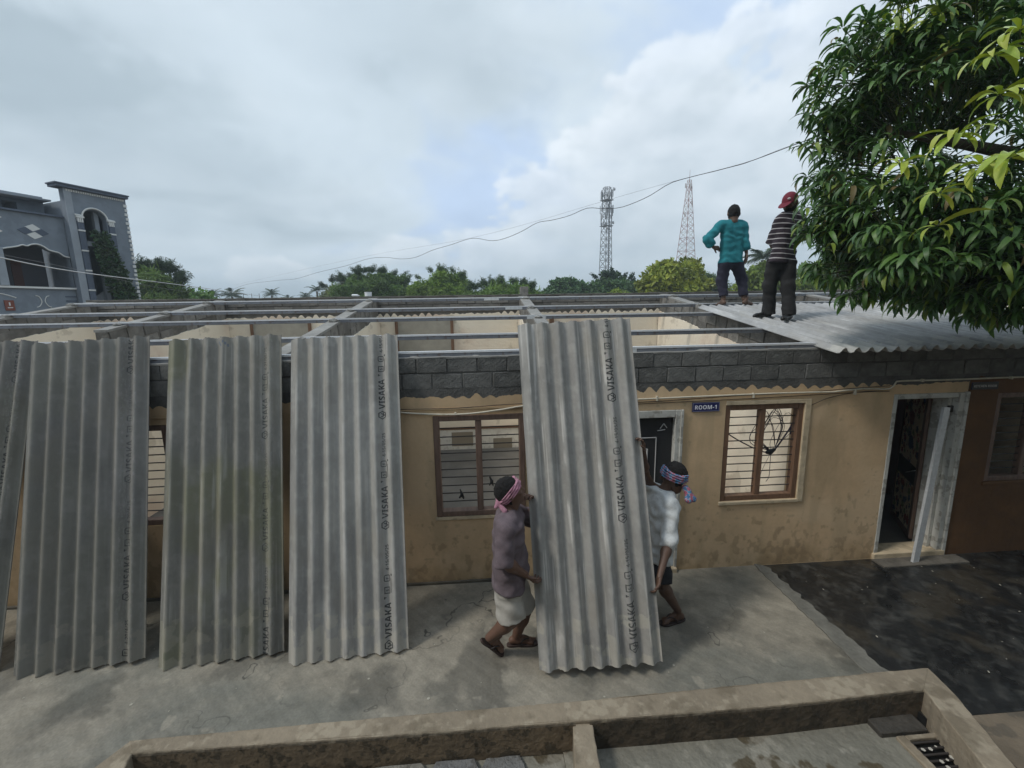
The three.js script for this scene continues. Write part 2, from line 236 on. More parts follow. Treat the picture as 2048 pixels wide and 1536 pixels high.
{
  const top = jagged(X0, KX, 2.165, .062, .146, 3);
  // the outline runs round both doorways, which reach the ground
  const outline = [[X0, -.05], [1.27, -.05], [1.27, 1.95], [2.215, 1.95], [2.215, -.05], [4.70, -.05], [4.70, 2.045], [KX - .012, 2.045], [KX - .012, -.05], [KX, -.05], ...top.reverse()];
  const fw = part(school, 'front_wall', extr(outline, .2, WIN.slice(0, 3).map((w, i) => rect(w[0], w[1], WYs[i][0], WYs[i][1]))).translate(0, 0, -.2), M.plasterFront);
  part(school, 'front_wall', extr([[KX + .001, -.05], [X1, -.05], ...jagged(KX + .001, X1, 2.2, .05, .146, 8).reverse()], .2, [rect(WIN[3][0], WIN[3][1], WYs[3][0], WYs[3][1])]).translate(0, 0, -.2), M.ochre, 'dark ochre painted front wall of the kitchen room');
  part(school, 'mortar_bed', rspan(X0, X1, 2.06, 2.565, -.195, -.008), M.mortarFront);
  // rough wet mortar skim between plaster and blocks
  const sk = []; for (let x = X0; x <= X1; x += .09) sk.push([x, 2.262 + .02 * (fbm(x * 3, 1, 71, 4) - .5)]);
  part(school, 'mortar_skim', extr([[X0, 2.08], [X1, 2.08], ...sk.reverse()], .02).translate(0, 0, -.021), M.mortarFront);
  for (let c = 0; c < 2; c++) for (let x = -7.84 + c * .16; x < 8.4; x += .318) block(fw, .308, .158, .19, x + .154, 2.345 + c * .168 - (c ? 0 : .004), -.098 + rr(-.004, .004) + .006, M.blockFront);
  const cp = []; for (let x = X0; x <= X1; x += .05) cp.push([x, 2.596 + .012 * (fbm(x * 5, 2, 77, 4) - .5)]);
  part(school, 'wall_cap', extr([[X0, 2.58], [X1, 2.58], ...cp.reverse()], .19, [], .004).translate(0, 0, -.192), M.cap);
  part(school, 'plinth', rspan(X0, 1.1, -.1, .03, -.18, .022), std({ map: mottled([.1, .09, .07], { amp: .5, m: .8, seed: 561 }) }));
  part(school, 'plaster_band', span(X0, 1.2, 2.035, 2.05, 0, .012), M.plasterFront);
}
// rear wall
const ZR = -4.85;
{
  const rw = part(school, 'rear_wall', extr([[X0, -.05], [X1, -.05], ...jagged(X0, X1, 3.0, .07, .146, 21).reverse()], .2).translate(0, 0, ZR - .2), M.plasterIn);
  part(school, 'mortar_bed', rspan(X0, X1, 2.9, 3.33, ZR - .195, ZR - .022), M.mortarRear);
  for (let c = 0; c < 2; c++) for (let x = -7.84 + c * .17; x < 8.4; x += .36) block(rw, .35, .15, .19, x + .17, 3.135 + c * .162, ZR - .098 + rr(-.01, .006), M.blockRear);
  const cp = []; for (let x = X0; x <= X1; x += .06) cp.push([x, 3.395 + .02 * (fbm(x * 4, 2, 78, 4) - .5)]);
  part(school, 'wall_cap', extr([[X0, 3.37], [X1, 3.37], ...cp.reverse()], .19, [], .004).translate(0, 0, ZR - .192), M.mortarRear);
  block(rw, .17, .19, .19, .94, 3.46, ZR - .09, [M.blockRear[1]]);
  const bd = std({ map: mottled([.34, .32, .27], { amp: .2, m: 1, seed: 562 }), roughness: .85 });
  for (const [a, b, y0, y1] of [[-1.78, -.62, 2.15, 2.93], [-4.72, -3.56, 2.15, 2.93], [1.5, 1.54, 2.1, 2.93]]) { const n = part(school, 'wall_board', rspan(a, b, y0, y1, ZR + .001, ZR + .03), bd); for (const x of [a, b]) part(n, 'wooden_edge', rspan(x - .03, x + .03, y0 - .02, y1 + .02, ZR + .002, ZR + .05), M.woodOrange); }
  // notice board low on the wall behind the first window, paper patches on it
  const nb = part(school, 'notice_board', rspan(-1.2, .9, -.02, .48, ZR + .001, ZR + .03), std({ map: mottled([.70, .68, .62], { amp: .2, spots: .5, spotC: [.48, .45, .4], m: .7, seed: 563 }) })); part(nb, 'top_rail', rspan(-1.22, .92, .48, .53, ZR + .002, ZR + .05), M.woodOrange);
  part(nb, 'paper', rspan(-.72, -.25, .1, .42, ZR + .031, ZR + .036), flat(.28, .24, .18)); part(nb, 'paper', rspan(.2, .62, -.02, .25, ZR + .031, ZR + .036), flat(.24, .21, .16));
}
// cross walls between the rooms
for (const [x, za] of [[-7.74, -.2], [-5.28, -1.9], [-2.22, -.2], [.9, -.2], [3.98, -.2], [7.0, -.2]]) {
  const zb = ZR + .001, top = []; for (let s = -za; s <= -zb; s += .03) top.push([s, ry(-s) - .36 + .05 * (fbm(s * 2.4, x, 90, 5) - .5) + .03 * (fbm(s * 17, x, 95, 3) - .5)]);
  const cw = part(school, 'cross_wall', extr([[-za, -.05], [-zb, -.05], ...top.reverse()], .2).rotateY(Math.PI / 2).translate(x - .1, 0, 0), M.plasterIn);
  const up = (y0, y1, w, m, nm) => { const pt = [[-za + .004, ry(za) + y0], [-zb - .004, ry(zb) + y0], [-zb - .004, ry(zb) + y1], [-za + .004, ry(za) + y1]]; return part(school, nm, extr(pt, w).rotateY(Math.PI / 2).translate(x - w / 2, 0, 0), m); };
  up(-.62, -.03, .15, M.mortarRear, 'mortar_bed'); 
  const ang = Math.atan(.16); let k = 0;
  for (let s = -za + .04; s < -zb - .3; s += .318, k++) { const zc = -(s + .155); block(cw, .176, .19, .306, x + rr(-.004, .004), ry(zc) - .125, zc, M.blockRear, ang); if (k % 3 !== 1) block(cw, .170, .15, .29, x + rr(-.006, .006), ry(zc) - .30 + rr(-.01, .01), zc + rr(-.05, .05), M.blockRear, ang); }
  up(-.028, .006, .185, M.cap, 'wall_cap');
}
part(school, 'room_floor', span(X0, X1, -.1, .02, ZR, -.2), std({ map: mottled([.13, .125, .115], { amp: .3, m: 2, seed: 570 }), roughness: .6 }));
part(school, 'inner_wall', span(4.09, 6.89, .021, 2.6, -1.75, -1.68), flat(.10, .045, .038, .9));
part(school, 'kitchen_ceiling', span(7.11, X1, 2.35, 2.4, ZR + .01, -.21), flat(.2, .18, .15));
part(school, 'end_wall', span(X1 - .19, X1, 0, 3, ZR + .01, -.21), M.plasterIn);
// windows: deep wooden frame, mullion, level iron bars
WIN.forEach(([a, b], i) => {
  const [y0, y1] = WYs[i], wd = i === 2 ? M.woodOrange : M.woodBrown, f = .062;
  const w = new THREE.Group(); w.name = 'window'; school.add(w);
  const z0 = -.095, z1 = -.005 + (i === 1 ? .02 : 0);
  part(w, 'frame', join([rspan(a, a + f, y0, y1, z0, z1), rspan(b - f, b, y0, y1, z0, z1), rspan(a + f - .001, b - f + .001, y1 - f, y1 - .001, z0 + .002, z1 - .002), rspan(a + f - .001, b - f + .001, y0 + .001, y0 + f, z0 + .002, z1 - .002)]), wd);
  const m = (a + b) / 2 - .01; part(w, 'mullion', rspan(m - .034, m + .034, y0 + f - .002, y1 - f + .002, z0 + .01, z1 - .01), wd);
  const n = 11; for (let k = 1; k < n; k++) { const y = y0 + f + (y1 - y0 - 2 * f) * k / n; part(w, 'bar', rod([a + f - .01, y + rr(-.004, .004), -.05], [b - f + .01, y + rr(-.004, .004), -.05], .0065), M.iron); }
  if (i) part(w, 'sill', rspan(a - .02, b + .03, y0 - .045, y0 - .001, -.19, i === 2 ? .02 : .012, .01), i === 3 ? M.ochre : M.plasterBare);
  if (i === 2) part(w, 'plaster_reveal', join([rspan(b + .001, b + .075, y0 - .04, y1 + .05, -.1, .016), rspan(a, b + .07, y1 + .001, y1 + .05, -.1, .014)]), M.plasterBare);
});
// first door: white frame, blackboard-black leaf with chalk lines
{
  const d = new THREE.Group(); d.name = 'door'; school.add(d); const a = 1.272, b = 2.213, y1 = 1.948, f = .085;
  part(d, 'frame', join([rspan(a, a + f, .0, y1, -.12, .012), rspan(b - f, b, .0, y1, -.12, .012), rspan(a + f - .001, b - f + .001, y1 - f, y1 - .001, -.118, .01), rspan(b - .03, b + .004, 0, y1 + .004, .0, .026)]), M.doorFrame);
  const leaf = part(d, 'leaf', rspan(a + f, b - f, .02, y1 - f, -.1, -.055), M.blackboard);
  const q = []; const L = (x0, y0, x1, yb, w = .012) => q.push(rod([x0, y0, -.052], [x1, yb, -.052], w / 2, w / 2, 4)); L(1.6, 1.62, 1.94, 1.62); L(1.94, 1.62, 1.94, .9); L(1.6, 1.5, 1.84, 1.49, .008); L(1.84, 1.49, 1.84, 1.1, .02);
  for (let k = 0; k < 7; k++) L(1.62, 1.47 - k * .03, 1.83, 1.462 - k * .03, .006); L(1.98, 1.72, 2.02, 1.78, .01); L(2.02, 1.78, 2.06, 1.73, .01); L(1.95, 1.70, 2.04, 1.71, .01);
  part(leaf, 'chalk_drawing', join(q), M.chalk);
  part(d, 'threshold', rspan(a, b, -.02, .055, -.2, .06, .012), M.plasterBare);
}
// second door: whitewashed frame, open leaf with a flowered print
{
  const d = new THREE.Group(); d.name = 'door'; school.add(d); const a = 4.70, b = KX - .014, y1 = 2.043, f = .06;
  part(d, 'frame', join([rspan(a, a + .05, 0, y1, -.19, .006), rspan(b - .15, b - .1, 0, y1 - f, -.24, -.06), rspan(b - .098, b, 0, y1, -.12, .014), rspan(b - .035, b + .008, 0, y1 + .01, .0, .03), rspan(a + .051, b - .099, y1 - f, y1 - .001, -.14, .004)]), M.doorFrame);
  const flower = document.createElement('canvas'); flower.width = 256; flower.height = 640; const x = flower.getContext('2d'), q = rng(88);
  x.fillStyle = '#cdbda3'; x.fillRect(0, 0, 256, 640);
  for (let i = 0; i < 260; i++) { x.fillStyle = ['#8d3c30', '#5d4a3c', '#3c5673', '#c3b49a', '#6b7a4a', '#94644f', '#2c3a4c'][Math.floor(q() * 7)]; const cx = q() * 256, cy = q() * 640, r = 4 + q() * 13; for (let k = 0; k < 5; k++) { x.beginPath(); x.ellipse(cx + r * .7 * Math.cos(k * 1.257), cy + r * .7 * Math.sin(k * 1.257), r * .55, r * .42, k * 1.257, 0, 7); x.fill(); } }
  x.fillStyle = '#732a22'; x.beginPath(); x.arc(110, 120, 34, 0, 7); x.fill(); x.fillStyle = '#27405c'; x.beginPath(); x.arc(140, 235, 34, 0, 7); x.fill(); x.fillStyle = '#1c1514'; x.fillRect(0, 330, 256, 90);
  const ft = new THREE.CanvasTexture(flower); ft.colorSpace = THREE.SRGBColorSpace;
  // the leaf hangs on the right jamb and stands open into the room
  const leaf = new THREE.Mesh(muv(new RoundedBoxGeometry(.80, 1.92, .04, 1, .006)), M.woodBrown); shade(leaf); leaf.name = 'leaf'; leaf.position.set(5.66, 1.03, -.60); leaf.rotation.y = 1.02; d.add(leaf);
  const pr = new THREE.Mesh(new THREE.PlaneGeometry(.66, 1.74), std({ map: ft, roughness: .6 })); shade(pr); pr.name = 'flowered_panel'; pr.position.set(0, 0, -.0215); pr.rotation.y = Math.PI; leaf.add(pr);
  part(leaf, 'latch', rod([-.36, -.05, -.035], [-.06, -.18, -.035], .006), M.galv);
  part(d, 'threshold', rspan(a - .02, b, -.05, .075, -.2, .035, .012), M.plasterBare); part(d, 'step', rspan(4.66, 5.75, -.05, .014, .03, .2, .006), std({ map: mottled([.11, .1, .085], { amp: .5, m: .5, seed: 571 }), bumpMap: BUMP_ROUGH, bumpScale: .01 }));
}
// ------------------------------------------------------------------ steel purlins across the open rooms
[[-.07, 'galvanised steel purlin along the front wall top, nearest of the five', .02], [-1.0, 'second galvanised steel purlin from the front wall', .0], [-2.28, 'third and middle galvanised steel purlin across the open rooms', 0], [-3.22, 'fourth galvanised steel purlin, second from the rear wall', 0], [-4.42, 'galvanised steel purlin closest to the rear block wall', 0]].forEach(([z, label, up], i) => {
  const y = ry(z) - .022 + up; const s = [[-.026, 0], [.026, 0], [.026, .06], [.018, .06], [.018, .006], [-.018, .006], [-.018, .054], [.018, .054], [.018, .06], [-.026, .06]];
  const t = thing('steel_purlin', label, 'purlin', 'steel purlins across the open roof', [0, y, z]);
  part(t, 'channel', muv(new RoundedBoxGeometry(i === 4 ? 16.2 : 17.2, .062, .052, 1, .004).translate(i === 4 ? .3 : -.2, .031, 0)), M.steel);
  part(t, 'top_flange', span(i === 4 ? -7.8 : -8.8, 8.4, .0625, .0660, -.024, .030), M.flange); part(t, 'front_lip', span(i === 4 ? -7.8 : -8.8, 8.4, .046, .0624, .0262, .0296), M.flange);
  part(t, 'splice_plate', rspan(1.4 + z * .3, 1.7 + z * .3, .004, .058, .027, .031, .001), M.galv);
});

{
  const q = rng(33), l = []; for (const x of [-7.74, -5.28, -2.22, .9, 3.98]) for (const z of [-1.0, -2.28, -3.22, -4.42]) { if (x === -5.28 && z > -1.9) continue; for (const d of [-.05, .05]) { const g = new THREE.DodecahedronGeometry(.05 + .02 * q(), 1), p = g.attributes.position; for (let i = 0; i < p.count; i++) { const k = .75 + .5 * hsh(Math.round(p.getX(i) * 400), Math.round(p.getY(i) * 400), Math.round(p.getZ(i) * 400)); p.setXYZ(i, p.getX(i) * k * 1.3, p.getY(i) * k * .55, p.getZ(i) * k); } g.computeVertexNormals(); l.push(g.translate(x + (q() - .5) * .06, ry(z + d) + .012, z + d)); } }
  for (let x = X0 + .2; x < 3.6; x += .35 + q() * .5) { const g = new THREE.DodecahedronGeometry(.025 + .03 * q(), 1); g.scale(1.8, .4, 1); l.push(g.translate(x, 2.598, -.03 - .1 * q())); }
  part(school, 'mortar_dab', muv(join(l)), M.cap);
}

// ------------------------------------------------------------------ corrugated cement sheets
const PITCH = .146;
function sheetGeo(w, L, amp = .027, th = .0065, ny = 14, bow = 0) {
  const nx = Math.round(w / PITCH * 14), pos = [], uv = [], idx = [];
  const prof = (x) => { const c = .5 + .5 * Math.cos(2 * Math.PI * x / PITCH + .5); return amp * (2 * Math.pow(c, 1.55) - .85); };
  for (let side = 0; side < 2; side++) for (let j = 0; j <= ny; j++) for (let i = 0; i <= nx; i++) {
    const x = (i / nx - .5) * w, y = j / ny * L, e = .002 * (hsh(i, j, 5) - .5) * (j === 0 || j === ny ? 2 : .4);
    const dz = (prof(x + .001) - prof(x - .001)) / .002, n = 1 / Math.hypot(1, dz), s = side ? -th / 2 : th / 2;
    pos.push(x - dz * n * s, y + (j === 0 || j === ny ? e * 2 : 0), prof(x) + n * s + bow * Math.sin(Math.PI * j / ny) + e * .3); uv.push(i / nx, j / ny);
  }
  const at = (s, i, j) => s * (nx + 1) * (ny + 1) + j * (nx + 1) + i;
  const quad = (a, b, c, d) => idx.push(a, b, c, a, c, d);
  for (let j = 0; j < ny; j++) for (let i = 0; i < nx; i++) { quad(at(0, i, j), at(0, i + 1, j), at(0, i + 1, j + 1), at(0, i, j + 1)); quad(at(1, i + 1, j), at(1, i, j), at(1, i, j + 1), at(1, i + 1, j + 1)); }
  for (let i = 0; i < nx; i++) { quad(at(1, i, 0), at(1, i + 1, 0), at(0, i + 1, 0), at(0, i, 0)); quad(at(0, i, ny), at(0, i + 1, ny), at(1, i + 1, ny), at(1, i, ny)); }
  for (let j = 0; j < ny; j++) { quad(at(1, 0, j), at(0, 0, j), at(0, 0, j + 1), at(1, 0, j + 1)); quad(at(0, nx, j), at(1, nx, j), at(1, nx, j + 1), at(0, nx, j + 1)); }
  const g = new THREE.BufferGeometry(); g.setIndex(idx); g.setAttribute('position', new THREE.Float32BufferAttribute(pos, 3)); g.setAttribute('uv', new THREE.Float32BufferAttribute(uv, 2)); g.computeVertexNormals(); return toCreasedNormals(g, .9);
}
function sheetTex(base, seed, o = {}) {
  const W = 448, H = 1280, cv = document.createElement('canvas'); cv.width = W; cv.height = H; const x = cv.getContext('2d'), im = x.createImageData(W, H), q = rng(seed);
  const green = o.green ?? 0, streak = o.streak ?? .2;
  for (let j = 0, p = 0; j < H; j++) for (let i = 0; i < W; i++, p += 4) {
    const u = i / W * 1.05, v = (1 - j / H) * 3;
    const n = fbm(u * 3, v * 2, seed, 6), k = fbm(u * 60, v * 24, seed + 9, 3), s = fbm(u * 26, v * .9, seed + 15, 5), f = fbm(u * 9, v * 4, seed + 22, 6);
    let c = mulc(base, .66 + .46 * n + .2 * (k - .5) + .2 * (s - .5));
    c = mixc(c, [base[0] * .72, base[1] * .74, base[2] * .52], green * sstep(.42, .62, fbm(u * 2, v * 1.4, seed + 29, 5)));
    c = mixc(c, mulc(base, 1.75), streak * sstep(.55, .7, fbm(u * 40, v * .7, seed + 33, 4)) * sstep(.35, .6, f));
    c = mixc(c, mulc(base, .55), .5 * sstep(.50, .72, fbm(u * 7, v * 1.6, seed + 41, 6)));
    const hd = fbm(u * 15 + v * 2, v * 13, seed + 61, 6); c = mixc(c, mulc(base, 1.4), .22 * sstep(.5, .8, hd)); c = mixc(c, mulc([base[0], base[1] * .93, base[2] * .8], .78), .35 * sstep(.5, .8, fbm(u * 4, v * 2.2, seed + 67, 6)));
    const foot = sstep(.50, .58, fbm(u * 11, v * 9, seed + 50, 5) + .10 - v * .45); c = mixc(c, mulc([base[0] * 1.1, base[1] * 1.06, base[2] * .95], q() * .2 + 1.1), foot * .5 * (v < .4 ? 1 : 0));   // scuffed, dusty foot
    im.data[p] = enc(c[0]); im.data[p + 1] = enc(c[1]); im.data[p + 2] = enc(c[2]); im.data[p + 3] = 255;
  }
  x.putImageData(im, 0, 0);
  if (o.print) {
    const ink = (a) => `rgba(18,19,22,${a})`, S = 426.7;          // canvas pixels in a metre
    for (let k = -1; k < 4; k++) {
      const y = H - (o.print + k * 1.06) * S; x.save(); x.translate(o.px * W, y); x.scale(.874, .874); x.rotate(-Math.PI / 2 + .006); const a = .38 + .5 * q();
      x.strokeStyle = x.fillStyle = ink(a); x.lineWidth = 4;
      x.beginPath(); for (let h = 0; h < 6; h++) { const t = h * Math.PI / 3; x.lineTo(-24 + 19 * Math.cos(t), -13 + 19 * Math.sin(t)); } x.closePath(); x.stroke(); x.beginPath(); x.moveTo(-33, -20); x.lineTo(-24, -2); x.lineTo(-15, -20); x.moveTo(-28, -4); x.lineTo(-12, -10); x.stroke();
      x.font = 'bold 43px sans-serif'; x.fillText('VISAKA', 6, 2); x.fillRect(170, -30, 10, 4); x.fillRect(174, -30, 3, 10);
      x.lineWidth = 3.4; x.strokeRect(194, -27, 26, 24); x.font = 'bold 19px sans-serif'; x.fillText('S', 201, -8); x.fillRect(196, 3, 62, 3);
      x.beginPath(); x.roundRect(246, -28, 26, 26, 6); x.stroke(); x.fillText('F', 253, -8); x.fillRect(270, 3, 9, 6);
      x.fillStyle = ink(a * .85); x.font = 'bold 23px sans-serif'; x.fillText(o.code, 292, -4); x.restore();
    }
    // ink wears off in specks
    for (let i = 0; i < 1500; i++) { x.fillStyle = `rgba(${150 + q() * 20},${150 + q() * 20},${148 + q() * 20},.16)`; x.fillRect(o.px * W - 40 + q() * 60, q() * H, 1 + q() * 3, 2 + q() * 14); }
  }
  if (o.blue) { x.fillStyle = 'rgba(40,70,120,.35)'; for (let i = 0; i < 6; i++) x.fillRect(W * .44 + i * 7, 14 + (i % 3) * 8, 5, 12); }
  const t = new THREE.CanvasTexture(cv); t.colorSpace = THREE.SRGBColorSpace; t.anisotropy = 8; return t;
}
const sheetBump = gray(512, 1024, (u, v) => fbm(u * 30, v * 50, 7, 4) * .6 + .4 * fbm(u * 90, v * 20, 19, 3));
const sheetMat = (t) => std({ map: t, bumpMap: sheetBump, bumpScale: .003, roughness: .72 });
const SHEET = sheetGeo(1.05, 3.0), SHEET_R = sheetGeo(1.05, 3.06);
function placeSheet(t, geo, bm, tm, xd, mat) {          // bottom middle, top middle, direction of the width
  const o = V(bm), y = V(tm).sub(o).normalize(), x = V(xd); x.addScaledVector(y, -x.dot(y)).normalize(); const z = x.clone().cross(y);
  t.position.copy(o); t.quaternion.setFromRotationMatrix(new THREE.Matrix4().makeBasis(x, y, z)); part(t, 'corrugated_panel', geo, mat);
}
const G_LEAN = 'corrugated sheets leaning on the front wall';
[
  ['leftmost corrugated cement sheet leaning on the wall, tilting left and cut off', [-4.84, .012, .95], [-4.905, 2.83, -.02], [1, 0, -.05], sheetTex([.21, .205, .192], 1300, { green: .3, print: .55, px: .88, code: '4-20/4/25' })],
  ['dark grey corrugated cement sheet leaning on the wall, second from the left', [-3.62, .012, .95], [-3.84, 2.835, .0], [1.06, 0, -.06], sheetTex([.215, .21, .198], 1400, { green: .25, print: .60, px: .87, code: '4-20/4/25' })],
  ['greenish stained corrugated sheet leaning on the wall, with a bluish smear near its top', [-2.405, .012, .965], [-2.565, 2.84, .0], [1.05, 0, -.07], sheetTex([.255, .249, .226], 1500, { green: .75, streak: .5, print: .98, px: .88, code: '4-21/05/25', blue: true })],
  ['pale grey corrugated sheet leaning on the wall, nearest to the man in the mauve shirt', [-1.27, .012, 1.025], [-1.395, 2.835, .0], [1.04, 0, -.05], sheetTex([.365, .357, .338], 1600, { green: .06, streak: .3, print: .10, px: .86, code: '4-15/05/25' })],
].forEach(([label, b, tp, xd, tx]) => placeSheet(thing('corrugated_sheet', label, 'roofing sheet', G_LEAN), SHEET, b, tp, xd, sheetMat(tx)));
placeSheet(thing('corrugated_sheet', 'corrugated cement sheet held upright between two men in headscarves', 'roofing sheet'), SHEET, [.935, .085, 1.41], [.86, 3.0, .53], [1.04, .02, .05], sheetMat(sheetTex([.36, .352, .334], 1700, { green: .03, streak: .75, print: .20, px: .80, code: '4-15/05/25' })));
// laid roof at the right
{
  const tx = [0, 1].map((k) => sheetTex([[.40, .405, .41], [.375, .38, .385]][k], 1800 + k * 50, { streak: .4 })), mats = tx.map(sheetMat), a = Math.atan(.16);
  const labels = ['laid roof sheet at the open edge, with a free cut side towards the bare rooms', 'second laid roof sheet in from the open edge, beneath the man in the striped shirt', 'third laid roof sheet in from the open edge', 'fourth laid roof sheet in from the open edge, under the hanging mango leaves', 'fifth laid roof sheet in from the open edge, over the second doorway', 'sixth laid roof sheet in from the open edge, at the right picture border'];
  for (let i = 0; i < 6; i++) { const x = 3.70 + .525 + i * PITCH * 6, up = [0, .0085][i % 2]; placeSheet(thing('roof_sheet', labels[i], 'roofing sheet', 'corrugated sheets laid on the roof'), SHEET_R, [x, 2.592 + up, .30], [x, 2.592 + up + 3 * Math.sin(a), .30 - 3 * Math.cos(a)], [1, 0, 0], mats[i % 2]); }
}

// ------------------------------------------------------------------ people: one continuous skin made from a distance field, clothes on top
function surfaceNet(f, lo, hi, h) {
  const n = [0, 1, 2].map((k) => Math.ceil((hi[k] - lo[k]) / h) + 2), [nx, ny, nz] = n, v = new Float32Array(nx * ny * nz);
  for (let k = 0, i = 0; k < nz; k++) for (let j = 0; j < ny; j++) for (let x = 0; x < nx; x++, i++) v[i] = f(lo[0] + x * h, lo[1] + j * h, lo[2] + k * h);
  const id = new Int32Array(nx * ny * nz).fill(-1), pos = [], idx = [], sx = 1, sy = nx, sz = nx * ny, cor = [0, sx, sy, sx + sy, sz, sx + sz, sy + sz, sx + sy + sz], ed = [[0, 1], [2, 3], [4, 5], [6, 7], [0, 2], [1, 3], [4, 6], [5, 7], [0, 4], [1, 5], [2, 6], [3, 7]];
  for (let k = 0; k < nz - 1; k++) for (let j = 0; j < ny - 1; j++) for (let x = 0; x < nx - 1; x++) {
    const i = x + j * sy + k * sz; let m = 0; for (let c = 0; c < 8; c++) if (v[i + cor[c]] < 0) m |= 1 << c; if (!m || m === 255) continue;
    let px = 0, py = 0, pz = 0, t = 0; for (const [a, b] of ed) { const va = v[i + cor[a]], vb = v[i + cor[b]]; if ((va < 0) === (vb < 0)) continue; const q = va / (va - vb); px += mix(a & 1, b & 1, q); py += mix((a >> 1) & 1, (b >> 1) & 1, q); pz += mix(a >> 2, b >> 2, q); t++; }
    id[i] = pos.length / 3; pos.push(lo[0] + (x + px / t) * h, lo[1] + (j + py / t) * h, lo[2] + (k + pz / t) * h);
  }
  const quad = (a, b, c, d, fl) => { if (a < 0 || b < 0 || c < 0 || d < 0) return; fl ? idx.push(a, c, b, a, d, c) : idx.push(a, b, c, a, c, d); };
  for (let k = 1; k < nz - 1; k++) for (let j = 1; j < ny - 1; j++) for (let x = 1; x < nx - 1; x++) {
    const i = x + j * sy + k * sz, s = v[i] < 0;
    if (s !== v[i + sx] < 0) quad(id[i - sy - sz], id[i - sz], id[i], id[i - sy], !s);
    if (s !== v[i + sy] < 0) quad(id[i - sx - sz], id[i - sx], id[i], id[i - sz], !s);
    if (s !== v[i + sz] < 0) quad(id[i - sx - sy], id[i - sy], id[i], id[i - sx], !s);
  }
  const g = new THREE.BufferGeometry(); g.setAttribute('position', new THREE.Float32BufferAttribute(pos, 3)); g.setIndex(idx); g.computeVertexNormals(); return g;
}
// bones: [a, b, ra, rb]; smooth union; optional clips and wrinkles
function cone(p, b) { const [A, B, ra, rb] = b, dx = B[0] - A[0], dy = B[1] - A[1], dz = B[2] - A[2], qx = p[0] - A[0], qy = p[1] - A[1], qz = p[2] - A[2]; const t = clamp((qx * dx + qy * dy + qz * dz) / (dx * dx + dy * dy + dz * dz + 1e-9)); return Math.hypot(qx - dx * t, qy - dy * t, qz - dz * t) - (ra + (rb - ra) * t); }
const smin = (a, b, k) => { const h = Math.max(k - Math.abs(a - b), 0) / k; return Math.min(a, b) - h * h * k * .25; };
function boneMesh(bones, h, { k = .035, grow = 0, wrinkle = 0, wf = 13, cut } = {}) {
  const lo = [1e9, 1e9, 1e9], hi = [-1e9, -1e9, -1e9]; for (const [A, B, ra, rb] of bones) for (let c = 0; c < 3; c++) { lo[c] = Math.min(lo[c], A[c] - ra, B[c] - rb); hi[c] = Math.max(hi[c], A[c] + ra, B[c] + rb); }
  const m = grow + 3 * h + wrinkle; for (let c = 0; c < 3; c++) { lo[c] -= m; hi[c] += m; }
  const P = [0, 0, 0];
  return surfaceNet((x, y, z) => {
    P[0] = x; P[1] = y; P[2] = z; let d = 1e3; for (const b of bones) { let e = cone(P, b); if (b[4]) { const o = b[4], q = (x - o[0]) * o[3] + (y - o[1]) * o[4] + (z - o[2]) * o[5]; e = Math.max(e, q - grow); } d = smin(d, e, k); }
    d -= grow; if (wrinkle && d < .06) d += wrinkle * (vn3(x * wf, y * wf * 1.5 + z * 3, z * wf) * 2 - 1 + .6 * Math.sin((y * 42 + x * 17 + vn3(x * 9, y * 7, z * 9) * 7)));
    if (cut) d = Math.max(d, cut(x, y, z)); return d;
  }, lo, hi, h);
}
const add = (a, b, s = 1) => [a[0] + b[0] * s, a[1] + b[1] * s, a[2] + b[2] * s], sub = (a, b) => add(a, b, -1), lerp = (a, b, t) => add(a, sub(b, a), t), nrm = (a) => { const l = Math.hypot(...a); return [a[0] / l, a[1] / l, a[2] / l]; }, cross = (a, b) => [a[1] * b[2] - a[2] * b[1], a[2] * b[0] - a[0] * b[2], a[0] * b[1] - a[1] * b[0]], dot = (a, b) => a[0] * b[0] + a[1] * b[1] + a[2] * b[2];
const frame = (o, X, Y, Z) => new THREE.Matrix4().makeBasis(V(X), V(Y), V(Z)).setPosition(...o);
const bare = (g) => { g = g.index ? g.toNonIndexed() : g; g = g.clone(); for (const k of Object.keys(g.attributes)) if (k !== 'position' && k !== 'normal') g.deleteAttribute(k); return muv(g); };
const ell = (x, y, z, c, r) => { const a = (x - c[0]) / r[0], b = (y - c[1]) / r[1], d = (z - c[2]) / r[2], l = Math.hypot(a, b, d); return (l - 1) * Math.min(...r) * (l > 1 ? 1 : 1); };
function skullF(x, y, z) { return smin(ell(x, y, z, [0, .022, -.012], [.075, .098, .094]), ell(x, y, z, [0, -.042, .024], [.057, .072, .064]), .04); }
